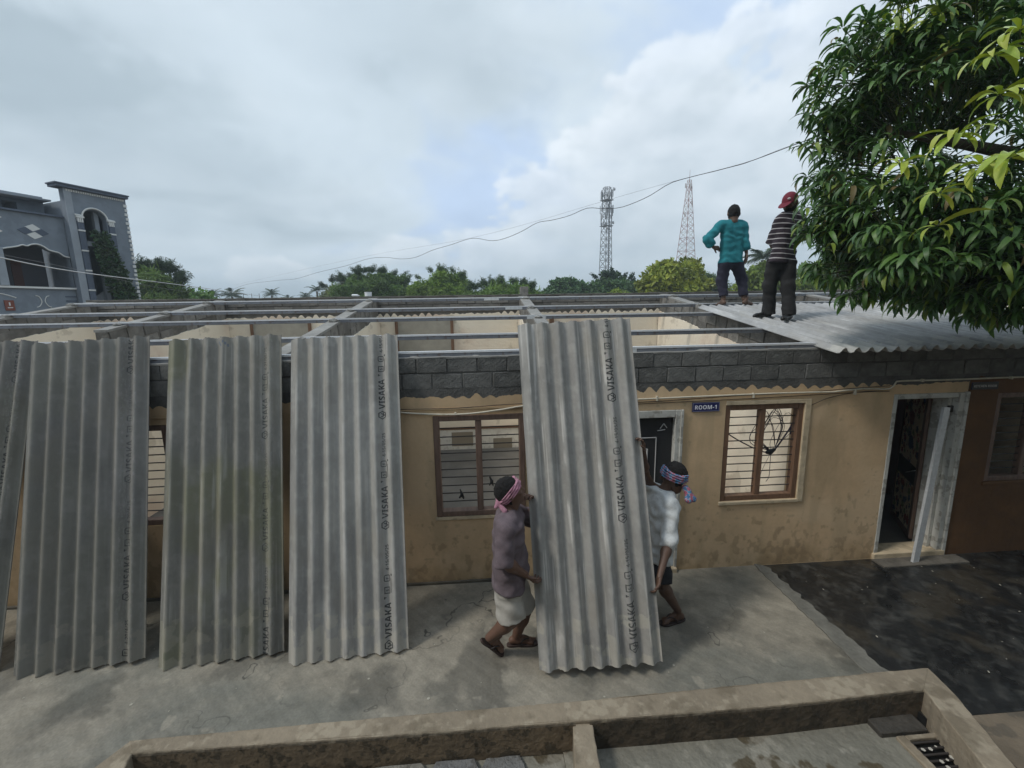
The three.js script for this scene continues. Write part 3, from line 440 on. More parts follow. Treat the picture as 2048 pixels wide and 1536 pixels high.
const HEAD = surfaceNet((x, y, z) => {
  const p = [x, y, z]; let d = skullF(x, y, z);
  d = smin(d, cone(p, [[0, -.094, .05], [0, -.094, .056], .02, .02]), .03); d = smin(d, cone(p, [[-.034, .024, .076], [.034, .024, .076], .011, .011]), .02);
  for (const s of [-1, 1]) { d = -smin(-d, -(-(Math.hypot(x - s * .031, y - .004, z - .094) - .015)), .012); d = smin(d, ell(x, y, z, [s * .079, -.006, -.012], [.013, .033, .021]), .008); d = smin(d, cone(p, [[s * .044, -.02, .062], [s * .04, -.028, .062], .016, .013]), .02); }
  d = smin(d, cone(p, [[0, .006, .08], [0, -.03, .103], .008, .0125]), .012); d = smin(d, cone(p, [[-.011, -.034, .092], [.011, -.034, .092], .008, .008]), .008);
  d = smin(d, cone(p, [[-.019, -.056, .077], [.019, -.056, .077], .0075, .0075]), .006); d = smin(d, cone(p, [[-.015, -.067, .077], [.015, -.067, .077], .008, .008]), .006);
  d = smin(d, cone(p, [[0, -.06, -.02], [0, -.115, -.022], .053, .05]), .03); return d;
}, [-.11, -.2, -.13], [.11, .14, .13], .0045);
function headFrame(c, fwd, upHint) { const F = nrm(fwd), Rr = nrm(cross(upHint, F)), U = cross(F, Rr); return frame(c, Rr, U, F); }
function handGeo(wrist, fdir, palm, side, curl, s = 1) {      // side +1 or -1: where the thumb leaves the palm
  const bones = []; const k = [[.0, .030], [.0, .010], [.0, -.010], [.0, -.029]], len = [.92, 1.05, 1.0, .8];
  for (let i = 0; i < 4; i++) { bones.push([[.004, 0, k[i][1] * .55 * side], [.082 - Math.abs(i - 1.2) * .004, .004, k[i][1] * side], .0155, .0115]); }
  for (let i = 0; i < 4; i++) { let p = [.082 - Math.abs(i - 1.2) * .004, .004, k[i][1] * side], a = curl * .7 + .1 * i * curl, spread = (1.3 - i) * .05 * side; for (const [l, r0, r1] of [[.042, .0098, .009], [.026, .009, .0082], [.021, .0082, .007]]) { const q = add(p, [Math.cos(a) * l * len[i], Math.sin(a) * l * len[i], spread * l]); bones.push([p, q, r0, r1]); p = q; a += curl; } }
  let p = [.022, .006, .026 * side]; for (const [d, l, r0, r1] of [[[.62, .35, .7], .036, .014, .0115], [[.8, .45 + curl * .3, .38], .03, .0112, .0095], [[.85, .5 + curl * .5, .1], .024, .0095, .0075]]) { const q = add(p, nrm([d[0], d[1], d[2] * side]), l); bones.push([p, q, r0, r1]); p = q; }
  const g = boneMesh(bones, .0038, { k: .007 }); const X = nrm(fdir), Z = nrm(cross(X, palm)), Y = cross(Z, X); g.scale(s, s, s); g.applyMatrix4(frame(wrist, X, Y, Z)); return g;
}
function footGeo(heel, toe, up, s = 1) {
  const bones = [[[0, .035, 0], [.05, .034, 0], .034, .033], [[.05, .034, 0], [.17, .022, .004], .034, .026], [[.17, .020, -.018], [.185, .018, .026], .02, .018], [[.03, .06, 0], [.045, .11, 0], .034, .036], [[.05, .07, 0], [.13, .032, 0], .03, .024]];
  for (let i = 0; i < 5; i++) bones.push([[.18 - i * .006, .014, -.026 + i * .0135], [.222 - i * .011 - (i === 0 ? .0 : .004), .012, -.03 + i * .0155], i ? .0085 : .012, i ? .0075 : .011]);
  const g = boneMesh(bones, .0055, { k: .018 }); const L = Math.hypot(...sub(toe, heel)) / .225, X = nrm(sub(toe, heel)), Z = nrm(cross(X, up)), Y = cross(Z, X); g.scale(L * s, s, s); g.applyMatrix4(frame(heel, X, Y, Z)); return g;
}
function sandal(parent, heel, toe, up, mat, strap) {
  const X = nrm(sub(toe, heel)), Z = nrm(cross(X, up)), Y = cross(Z, X), m = frame(heel, X, Y, Z), L = Math.hypot(...sub(toe, heel));
  const sh = new THREE.Shape(); sh.moveTo(-.045, 0); sh.bezierCurveTo(-.05, .035, 0, .036, .05, .03); sh.bezierCurveTo(.12, .034, L - .02, .062, L + .015, .02); sh.bezierCurveTo(L + .03, -.03, L - .03, -.05, L - .06, -.046); sh.bezierCurveTo(.1, -.034, -.04, -.04, -.045, 0);
  const g = new THREE.ExtrudeGeometry(sh, { depth: .014, bevelEnabled: true, bevelSize: .003, bevelThickness: .003, bevelSegments: 1, curveSegments: 8 }); g.rotateX(Math.PI / 2); g.applyMatrix4(m); const s = part(parent, 'sandal', muv(g), mat);
  const st = [-1, 1].map((d) => { const t = new THREE.TubeGeometry(new THREE.CatmullRomCurve3([[.07, 0, .042 * d], [.10, .05, .036 * d], [.15, .052, .012 * d], [L - .035, .012, -.012]].map(V)), 14, .006, 5); t.applyMatrix4(m); return muv(t); }); part(s, 'strap', join(st), strap); return s;
}
const SKIN = std({ map: mottled([.105, .058, .038], { amp: .12, m: .3, seed: 600 }), roughness: .55 }), SKIN2 = std({ map: mottled([.135, .072, .048], { amp: .12, m: .3, seed: 601 }), roughness: .55 }), HAIR = std({ map: mottled([.008, .007, .007], { amp: .5, m: .08, seed: 602 }), roughness: .95, bumpMap: grainBump(.05, 603, 20), bumpScale: .004 });
const cloth = (c, o = {}) => std(Object.assign({ map: mottled(c, { amp: o.amp ?? .16, m: .25, seed: o.seed ?? 610, spots: o.spots ?? 0, spotC: o.spotC ?? [0, 0, 0] }), roughness: .95, bumpMap: BUMP_FINE, bumpScale: .002 }, o.mat ?? {}));
function torsoBones(J, o) {
  const P = lerp(J.hipL, J.hipR, .5), S = nrm(sub(J.shR, J.shL)), N = J.neck, w = o.w ?? .082, r = o.r ?? .09, up = nrm(sub(N, P)), top = add(N, up, -.13), fwd = nrm(cross(S, up).map((q) => q * (o.face ?? 1)));
  const b = [[add(P, S, -w), add(top, S, -w - .008), r * .98, r], [add(P, S, w), add(top, S, w + .008), r * .98, r], [P, top, r, r * .95], [lerp(J.shL, N, .22), lerp(J.shR, N, .22), .058, .058], [add(add(N, up, -.05), S, -.05), add(add(N, up, -.05), S, .05), .058, .058]];
  if (o.belly) b.push([add(lerp(P, top, .22), fwd, o.belly), add(lerp(P, top, .5), fwd, o.belly * .7), r * .92, r * .85]); return { b, P, S, up, fwd, top };
}
const clipAt = (p, dir) => [...p, ...nrm(dir)];
function person(label, J, o) {
  const t = thing('person', label, 'person', null), T = torsoBones(J, o), skin = o.skin ?? SKIN, bones = [...T.b], up = T.up;
  const a = o.arm ?? 1, l = o.leg ?? 1;
  bones.push([J.neck, add(J.head, nrm(sub(J.head, J.neck)), -.09), .054, .05]);
  for (const s of ['L', 'R']) {
    bones.push([J['sh' + s], J['el' + s], .05 * a, .04 * a], [J['el' + s], lerp(J['el' + s], J['wr' + s], .3), .039 * a, .041 * a], [lerp(J['el' + s], J['wr' + s], .3), J['wr' + s], .041 * a, .026 * a]);
    bones.push([J['hip' + s], J['kn' + s], .085 * l, .056 * l], [J['kn' + s], lerp(J['kn' + s], J['an' + s], .3), .054 * l, .056 * l], [lerp(J['kn' + s], J['an' + s], .3), J['an' + s], .056 * l, .036 * l]);
  }
  const HF = headFrame(J.head, o.look, o.headUp ?? [0, 1, 0]), head = HEAD.clone().scale(o.hs ?? 1, o.hs ?? 1, o.hs ?? 1).applyMatrix4(HF), parts = [boneMesh(bones, .011, { k: .035 }), head];
  for (const h of o.hands) parts.push(handGeo(...h)); for (const f of o.feet) if (!f.shoe) parts.push(footGeo(f.heel, f.toe, f.up ?? [0, 1, 0]));
  part(t, 'body', join(parts.map(bare)), skin);
  const iHF = HF.clone().invert(), e = iHF.elements;
  const loc = (x, y, z) => [e[0] * x + e[4] * y + e[8] * z + e[12], e[1] * x + e[5] * y + e[9] * z + e[13], e[2] * x + e[6] * y + e[10] * z + e[14]];
  const headPart = (name, f, mat, h = .0055, ext = .17) => { const g = surfaceNet(f, [-ext, -ext - .03, -ext], [ext, ext, ext], h); g.applyMatrix4(HF); return part(t, name, muv(bare(g)), mat); };
  if (o.hair) headPart('hair', (x, y, z) => Math.max(skullF(x, y, z) - .015 - .008 * vn3(x * 60, y * 60, z * 60), (z - .012) - (y - .03) * 1.5 - .02 - (z < -.02 ? .4 : 0), -y - .085 + (z > -.01 ? (z + .01) * 1.6 : 0)), HAIR);
  if (o.beard) headPart('beard', (x, y, z) => Math.max(skullF(x, y, z) - .008 - .004 * vn3(x * 80, y * 80, z * 80), y + .035, -z - .01), HAIR);
  for (const s of [-1, 1]) { const g = new THREE.SphereGeometry(.0115, 10, 8).translate(s * .031, .004, .076).applyMatrix4(HF); part(t, 'eye', muv(g), flat(.25, .22, .2, .3)); }
  // shirt
  const sl = o.sleeve ?? 1, shirt = [...T.b.map((b) => [...b])];
  for (const s of ['L', 'R']) { const A = J['sh' + s], E = J['el' + s], W = J['wr' + s]; if (sl <= 1) { const c = lerp(A, E, sl); shirt.push([A, lerp(A, E, Math.min(sl + .12, 1.05)), .054 * a, .050 * a, clipAt(c, sub(E, A))]); } else { const c = lerp(E, W, sl - 1); shirt.push([A, E, .054 * a, .046 * a], [E, lerp(E, W, sl - 1 + .06), .046 * a, .040 * a, clipAt(c, sub(W, E))]); if (o.cuff) { const q = nrm(sub(W, E)); shirt.push([add(c, q, -.045), add(c, q, -.005), .05 * a, .05 * a, clipAt(c, q)]); } } }
  const hem = o.hem ?? .06, hp = add(T.P, up, -hem);
  if (hem > .05) shirt.push([add(T.P, T.S, -.085), add(hp, T.S, -.09), (o.r ?? .09), (o.r ?? .09) + .012], [add(T.P, T.S, .085), add(hp, T.S, .09), (o.r ?? .09), (o.r ?? .09) + .012]);
  shirt.push([add(T.P, T.S, -.085), add(T.P, T.S, .085), (o.r ?? .09) + .012, (o.r ?? .09) + .012], [add(add(T.P, T.S, -.05), up, .08), add(add(T.P, T.S, .05), up, .08), (o.r ?? .09) + .006, (o.r ?? .09) + .006]);
  const hd = o.hemDir ?? up.map((q) => -q);
  let sg = boneMesh(shirt, .0095, { k: .026, grow: .024, wrinkle: .008, cut: (x, y, z) => Math.max((x - hp[0]) * hd[0] + (y - hp[1]) * hd[1] + (z - hp[2]) * hd[2], (x - J.neck[0]) * up[0] + (y - J.neck[1]) * up[1] + (z - J.neck[2]) * up[2] - .012) });
  sg = bare(sg); if (o.stripes) { const p = sg.attributes.position, u = sg.attributes.uv; for (let i = 0; i < p.count; i++) { u.setXY(i, p.getX(i), (p.getX(i) - hp[0]) * up[0] + (p.getY(i) - hp[1]) * up[1] + (p.getZ(i) - hp[2]) * up[2]); } }
  const sh = part(t, 'shirt', sg, o.shirt);
  if (o.collar) { const g = boneMesh([[add(J.neck, up, -.03), add(J.neck, up, .012), .062, .060]], .006, { grow: .008, cut: (x, y, z) => Math.abs((x - J.neck[0]) * up[0] + (y - J.neck[1]) * up[1] + (z - J.neck[2]) * up[2] + .005) - .02 }); part(sh, 'collar', bare(g), o.shirt); }
  // trousers, shorts or wrap
  const tr = [[add(T.P, T.S, -.06), add(T.P, T.S, .06), (o.r ?? .09) - .004, (o.r ?? .09) - .004], [add(T.P, up, .04), T.P, .07, .075]], le = o.legEnd;
  for (const s of ['L', 'R']) { const A = J['hip' + s], K = J['kn' + s], N = J['an' + s]; if (le <= 1) { const c = lerp(A, K, le); tr.push([A, lerp(A, K, Math.min(1.1, le + .12)), .092 * l, (o.flare ?? .078) * l, clipAt(c, sub(K, A))]); } else { const c = lerp(K, N, le - 1); tr.push([A, K, .09 * l, .066 * l], [K, lerp(K, N, le - .95), .066 * l, (o.flare ?? .058) * l, clipAt(c, sub(N, K))]); } }
  part(t, o.legName ?? 'trousers', bare(boneMesh(tr, .0095, { k: o.legK ?? .045, grow: .017, wrinkle: .007, wf: 10, cut: (x, y, z) => (x - T.P[0]) * up[0] + (y - T.P[1]) * up[1] + (z - T.P[2]) * up[2] - .03 })), o.legMat);
  return { t, T, HF, headPart };
}

// ------------------------------------------------------------------ the four men
{
  const teal = cloth([.018, .19, .225], { seed: 620, amp: .22 }), navy = cloth([.022, .022, .04], { seed: 621, amp: .3 });
  const g = -2.7, J = { head: [4.211, 4.575, g], neck: [4.204, 4.468, g], shL: [4.0, 4.385, g], shR: [4.385, 4.392, g], elL: [3.76, 4.165, -2.66], wrL: [3.885, 4.035, -2.66], elR: [4.41, 4.13, -2.67], wrR: [4.455, 3.945, -2.66], hipL: [4.115, 3.80, g], hipR: [4.31, 3.80, g], knL: [4.095, 3.50, -2.73], knR: [4.452, 3.51, -2.73], anL: [4.115, 3.185, -2.66], anR: [4.47, 3.185, -2.66] };
  person('dark haired man in a teal shirt seen from behind with one hand on his hip', J, { look: [.25, -.2, -.95], hs: 1.12, hair: true, beard: true, face: -1, w: .075, r: .082, sleeve: 1.5, cuff: true, hem: .015, collar: true, shirt: teal, legEnd: 1.72, legMat: navy, leg: 1.0, flare: .055,
    hands: [[J.wrL, [.95, -.1, -.1], [.1, -.2, -1], -1, .5], [J.wrR, [.12, -1, -.05], [-1, 0, 0], -1, .28]], feet: [{ heel: [4.105, 3.10, -2.63], toe: [4.12, 3.09, -2.86] }, { heel: [4.455, 3.10, -2.63], toe: [4.66, 3.085, -2.72] }] });
}
{
  const stripe = tex(64, 256, (u, v) => { const t = (v * 5) % 1, n = fbm(u * 8, v * 30, 630, 4); return t > .80 && t < .955 ? mulc([.55, .53, .54], .85 + .3 * n) : mulc([.030, .022, .03], .6 + .8 * n); }); stripe.repeat.set(4, 1 / .325);
  const sm = std({ map: stripe, roughness: .95 }), black = cloth([.018, .018, .019], { seed: 631, amp: .4 });
  const J = { head: [4.25, 4.44, -1.4], neck: [4.272, 4.305, -1.4], shL: [4.125, 4.225, -1.38], shR: [4.455, 4.285, -1.46], elL: [4.115, 3.96, -1.52], wrL: [4.24, 3.80, -1.57], elR: [4.54, 4.0, -1.55], wrR: [4.38, 3.80, -1.58], hipL: [4.13, 3.67, -1.44], hipR: [4.29, 3.665, -1.40], knL: [4.112, 3.35, -1.49], knR: [4.285, 3.33, -1.35], anL: [4.15, 2.99, -1.52], anR: [4.275, 2.965, -1.27] };
  const man = person('man in a maroon cap and black shirt with white stripes standing on the laid roof', J, { look: [-.85, -.42, .36], hs: 1.06, beard: true, w: .068, r: .081, sleeve: .95, hem: .02, collar: true, stripes: true, shirt: sm, legEnd: 2.0, legMat: black, leg: 1.02, flare: .068, hands: [[J.wrL, [.8, -.3, -.1], [0, 0, -1], 1, .4], [J.wrR, [-.8, -.3, -.1], [0, 0, -1], -1, .4]], feet: [{ shoe: 1 }, { shoe: 1 }] });
  const cap = std({ map: mottled([.15, .012, .028], { amp: .2, m: .2, seed: 632 }), roughness: .8 });
  const c = man.headPart('cap', (x, y, z) => Math.min(Math.max(skullF(x * .95, y * .95, z * .95) - .017, -(y - .03 + z * .12)), Math.max(ell(x, y, z, [0, .040 - Math.max(0, z - .08) * .25, .115], [.078, .011, .098]), -z + .04)), cap, .005, .24);
  const em = part(c, 'emblem', muv(new THREE.SphereGeometry(.016, 8, 6).scale(1.5, .9, .5).translate(.05, .085, .088).applyMatrix4(man.HF)), flat(.55, .5, .5));
  const shoe = flat(.012, .011, .011, .45);
  for (const [h, t] of [[[4.165, 2.905, -1.54], [3.93, 2.90, -1.50]], [[4.29, 2.87, -1.28], [4.10, 2.865, -1.14]]]) { const X = nrm(sub(t, h)), gm = boneMesh([[[0, .045, 0], [.05, .045, 0], .044, .044], [[.05, .045, 0], [.2, .03, 0], .044, .034], [[.2, .028, 0], [.235, .026, 0], .036, .03], [[.02, .07, 0], [.03, .12, 0], .046, .045]], .006, { k: .02, cut: (x, y) => -y }); const Z = nrm(cross(X, [0, 1, 0])), Y = cross(Z, X); gm.applyMatrix4(frame(h, X, Y, Z)); part(man.t, 'shoe', bare(gm), shoe); }
}
const scarfRing = (thick, tilt, off, wd, wob) => (x, y, z) => { const s = skullF(x, y, z), w = wob * (vn3(x * 30, y * 50, z * 30) - .5); return Math.max(s - thick - .006 * Math.sin((y - tilt * z) * 260) - w, -(s - .001), Math.abs(y - off - tilt * z - .01 * Math.sin(x * 40)) - wd); };
{
  const mauve = cloth([.135, .105, .118], { seed: 640, amp: .2, spots: .25, spotC: [.085, .068, .082] }), khaki = cloth([.42, .40, .36], { seed: 641, amp: .12 });
  const J = { head: [.205, 1.535, 1.06], neck: [.195, 1.385, 1.06], shR: [.155, 1.30, 1.255], shL: [.205, 1.28, .90], elR: [.13, 1.05, 1.32], wrR: [.318, .855, 1.225], elL: [.44, 1.15, .80], wrL: [.425, 1.385, .92], hipR: [.165, .735, 1.165], hipL: [.195, .72, 1.0], knR: [.19, .425, 1.20], knL: [.315, .37, 1.03], anR: [.0, .215, 1.14], anL: [.245, .095, 1.0] };
  const man = person('man in mauve shirt, pale shorts and pink headscarf holding the sheet', J, { skin: SKIN2, look: [.86, .32, -.12], hair: true, hs: 1.12, face: -1, w: .085, r: .108, belly: .06, arm: 1.12, leg: 1.12, sleeve: .98, hem: .02, hemDir: nrm([-.2, -1, 0]), shirt: mauve, legEnd: .84, legName: 'shorts', legMat: khaki, legK: .014, flare: .096,
    hands: [[J.wrR, [.62, -.75, -.12], [.62, .5, -.35], 1, .62], [J.wrL, [-.45, .85, .5], [-.5, -.4, .6], -1, .55]], feet: [{ heel: [-.035, .185, 1.13], toe: [.115, .02, 1.09], up: [.75, .65, .05] }, { heel: [.205, .018, 1.0], toe: [.425, .018, 1.0] }] });
  const pink = std({ map: mottled([.38, .185, .25], { amp: .3, m: .12, seed: 642, spots: .3, spotC: [.5, .33, .37] }), roughness: .95 });
  const sc = man.headPart('headscarf', scarfRing(.026, .55, .012, .040, .012), pink, .005);
  part(sc, 'knot', bare(boneMesh([[[.11, 1.48, 1.08], [.10, 1.455, 1.10], .022, .018], [[.10, 1.455, 1.10], [.155, 1.405, 1.15], .016, .022], [[.10, 1.46, 1.1], [.08, 1.43, 1.12], .014, .016]], .005, { k: .02, wrinkle: .003 })), pink);
  const sole = flat(.05, .03, .025, .7), strap = flat(.02, .015, .015, .5);
  sandal(man.t, [-.045, .172, 1.13], [.115, .004, 1.09], [.75, .65, .05], sole, strap); sandal(man.t, [.20, .019, 1.0], [.425, .019, 1.0], [0, 1, 0], sole, strap);
}
{
  const white = cloth([.60, .62, .62], { seed: 650, amp: .14, spots: .2, spotC: [.3, .31, .32] }), dark = cloth([.018, .018, .022], { seed: 651, amp: .3 });
  const J = { head: [1.80, 1.475, .72], neck: [1.725, 1.33, .71], shL: [1.735, 1.205, .85], shR: [1.665, 1.275, .56], elL: [1.665, .945, .975], wrL: [1.492, .745, 1.205], elR: [1.53, 1.50, .68], wrR: [1.437, 1.79, .865], hipL: [1.655, .68, .80], hipR: [1.63, .67, .66], knL: [1.645, .475, .89], knR: [1.50, .40, .75], anL: [1.855, .125, .84], anR: [1.42, .095, .66] };
  const man = person('man in a white shirt and blue headscarf carrying the right of the sheet', J, { look: [-.88, -.02, -.42], headUp: [.36, .9, .18], hair: true, hs: 1.08, face: -1, w: .075, r: .088, sleeve: 1.04, cuff: true, hem: .02, collar: true, shirt: white, legEnd: .88, legName: 'shorts', legMat: dark, flare: .09,
    hands: [[J.wrL, [-.35, -.85, .15], [-.7, .2, .1], -1, .6], [J.wrR, [-.1, 1, .1], [-.9, -.1, .15], 1, .6]], feet: [{ heel: [1.895, .018, .83], toe: [1.68, .018, .87] }, { heel: [1.44, .018, .62], toe: [1.22, .018, .7] }] });
  const check = std({ map: tex(128, 128, (u, v) => { const n = fbm(u * 4, v * 4, 652, 5, 4), k = fbm(u * 6, v * 6, 653, 4, 6); return k > .56 ? [.34, .10, .15] : k > .51 ? [.5, .36, .42] : n > .5 ? [.10, .28, .46] : [.05, .14, .27]; }, .16), roughness: .95 });
  const sc = man.headPart('headscarf', scarfRing(.026, .35, .022, .046, .014), check, .005);
  part(sc, 'knot', bare(boneMesh([[[1.885, 1.385, .80], [1.905, 1.36, .815], .03, .028], [[1.90, 1.36, .81], [1.95, 1.285, .84], .022, .030], [[1.90, 1.36, .81], [1.895, 1.285, .85], .02, .034]], .005, { k: .02, wrinkle: .003 })), check);
  const sole = flat(.035, .022, .02, .7); sandal(man.t, [1.90, .019, .83], [1.68, .019, .87], [0, 1, 0], sole, sole); sandal(man.t, [1.445, .019, .62], [1.22, .019, .7], [0, 1, 0], sole, sole);
}

// ------------------------------------------------------------------ things on the front wall
function signBoard(label, name, cx, cy, w, h, text, bg, fg, px, frameC) {
  const cv = document.createElement('canvas'); cv.width = 512; cv.height = Math.round(512 * h / w); const x = cv.getContext('2d'); x.fillStyle = bg; x.fillRect(0, 0, 512, cv.height); if (frameC) { x.strokeStyle = frameC; x.lineWidth = 8; x.strokeRect(8, 8, 496, cv.height - 16); }
  x.fillStyle = fg; x.font = `bold ${px}px sans-serif`; x.textAlign = 'center'; x.textBaseline = 'middle'; x.fillText(text, 256, cv.height / 2 + 4);
  const t = new THREE.CanvasTexture(cv); t.colorSpace = THREE.SRGBColorSpace; const s = thing(name, label, 'sign', null, [cx, cy, .004]);
  part(s, 'board', rspan(-w / 2, w / 2, -h / 2, h / 2, 0, .01, .002), flat(.02, .02, .06, .5)); part(s, 'lettering', new THREE.PlaneGeometry(w - .006, h - .006).translate(0, 0, .0115), std({ map: t, roughness: .45 }));
}
signBoard('blue ROOM-1 name plate on the cream wall between first door and window', 'room_sign', 2.467, 1.972, .315, .108, 'ROOM-1', '#1a1e58', '#eceef4', 112, '#9094ac');
signBoard('dark KITCHEN ROOM name plate above the brown kitchen wall', 'room_sign', 5.80, 2.115, .33, .085, 'KITCHEN ROOM', '#0d0c10', '#a9a9a6', 60);
{
  const t = thing('conduit_pipe', 'cream plastic conduit running along the front wall above windows and doors', 'pipe');
  part(t, 'pipe', tube([[-.95, 2.03, .025], [-.57, 1.995, .027], [-.2, 1.985, .027], [.18, 2.02, .03], [.45, 2.055, .025], [1.0, 2.075, .02], [1.71, 2.085, .02], [2.38, 2.095, .022], [3.3, 2.105, .022], [3.95, 2.10, .02]], .0095, 60), M.pvc);
  part(t, 'pipe', tube([[3.93, 2.10, .021], [4.3, 2.125, .022], [4.60, 2.115, .02], [4.65, 2.13, .02], [4.668, 2.19, .02], [4.72, 2.20, .02], [5.2, 2.20, .02], [5.9, 2.205, .02], [7.6, 2.215, .02]], .010, 60), M.pvc);
  for (const x of [-.3, .9, 1.9, 3.0, 4.2, 5.0, 6.1]) part(t, 'clip', rspan(x - .01, x + .01, x < .1 ? 1.975 : x > 4.7 ? 2.185 : 2.06, x < .1 ? 2.003 : x > 4.7 ? 2.22 : 2.115, .002, .034, .003), M.pvc);
  const c = (label, pts, r) => { const k = thing('wall_cable', label, 'cable'); part(k, 'cable', tube(pts, r, 50, 5), M.cable); };
  c('thin black cable drooping along the front wall beneath the serrated plaster edge', [[-.95, 2.055, .012], [-.3, 2.05, .012], [.39, 2.075, .014], [1.71, 2.05, .012], [2.73, 2.085, .012], [3.5, 2.10, .012], [4.14, 2.13, .012], [4.62, 2.15, .012]], .0035);
  c('thin black cable from the conduit corner sloping down to the second window', [[4.62, 2.085, .012], [4.3, 2.09, .012], [3.9, 2.03, .01], [3.72, 1.96, .01], [3.64, 1.93, .01]], .003);
  c('dark cable tacked level over the first door and second window', [[1.2, 2.02, .008], [2.0, 2.035, .009], [2.9, 2.05, .01], [3.7, 2.07, .01], [4.5, 2.09, .01]], .003);
}
{
  const t = thing('cable_bundle', 'tangled purple and black cables hanging behind the bars of the second window', 'cables'), mt = flat(.035, .02, .055, .6), q = rng(660), L = [];
  L.push(tube([[3.66, 1.93, -.14], [3.62, 1.72, -.14], [3.5, 1.52, -.13], [3.40, 1.38, -.13], [3.36, 1.36, -.13]], .009, 30)); L.push(tube([[3.36, 1.36, -.13], [3.28, 1.37, -.14], [3.1, 1.45, -.15], [2.82, 1.62, -.14], [2.76, 1.70, -.13], [2.75, 1.80, -.13]], .007, 30)); L.push(tube([[3.62, 1.72, -.13], [3.58, 1.6, -.12], [3.64, 1.53, -.12]], .006, 16));
  for (let i = 0; i < 9; i++) { const a = 3.2 + q() * .34, b = 1.9 - q() * .12; L.push(tube([[3.38, 1.37, -.13], [a - .1, 1.45 + q() * .1, -.14 - q() * .04], [a, b - .1, -.15], [a + .06, b, -.14], [a + .12 + q() * .1, 1.7, -.13], [3.42, 1.42, -.13]], .0025 + q() * .0015, 26, 4)); }
  L.push(tube([[3.37, 1.36, -.13], [3.38, 1.2, -.14], [3.37, 1.05, -.13], [3.34, 1.0, -.13]], .004, 16, 4)); L.push(tube([[3.37, 1.36, -.13], [3.3, 1.15, -.15], [3.24, .95, -.15]], .0025, 16, 4));
  part(t, 'cable', join(L), mt); part(t, 'knot', bare(boneMesh([[[3.36, 1.37, -.13], [3.40, 1.40, -.12], .03, .02], [[3.36, 1.37, -.13], [3.33, 1.36, -.14], .026, .02]], .008, { k: .02 })), M.cable);
  for (const [x, y, lab] of [[-.285, 1.06, 'dark rag knotted on the bars of the first window, left pane'], [.05, 1.19, 'dark rag knotted on the bars of the first window, behind the mauve shirted man']]) { const r = thing('rag', lab, 'rag'); part(r, 'cloth', bare(boneMesh([[[x, y + .05, -.04], [x + .02, y, -.035], .009, .013], [[x + .02, y, -.035], [x + .035, y - .055, -.035], .014, .009], [[x + .02, y, -.035], [x - .005, y - .04, -.03], .01, .008]], .005, { k: .012, wrinkle: .004 })), M.cable); }
}
{
  const t = thing('steel_channel', 'pale galvanised steel length leaning on the frame of the second doorway', 'steel channel'), a = [5.11, .0, .15], b = [5.315, 1.885, .06];
  const Y = nrm(sub(b, a)), X = nrm(cross(Y, [.1, 0, 1])), Z = cross(X, Y), g = extr([[-.042, 0], [.042, 0], [.042, -.03], [.037, -.03], [.037, -.005], [-.037, -.005], [-.037, -.03], [-.042, -.03]], Math.hypot(...sub(b, a))); g.applyMatrix4(frame(a, X.map((v) => -v), Z, Y)); part(t, 'channel', muv(g), M.galv);
  const hk = part(school, 'door_bolt', rspan(5.44, 5.50, 1.80, 1.88, -.058, -.03), M.iron);
}

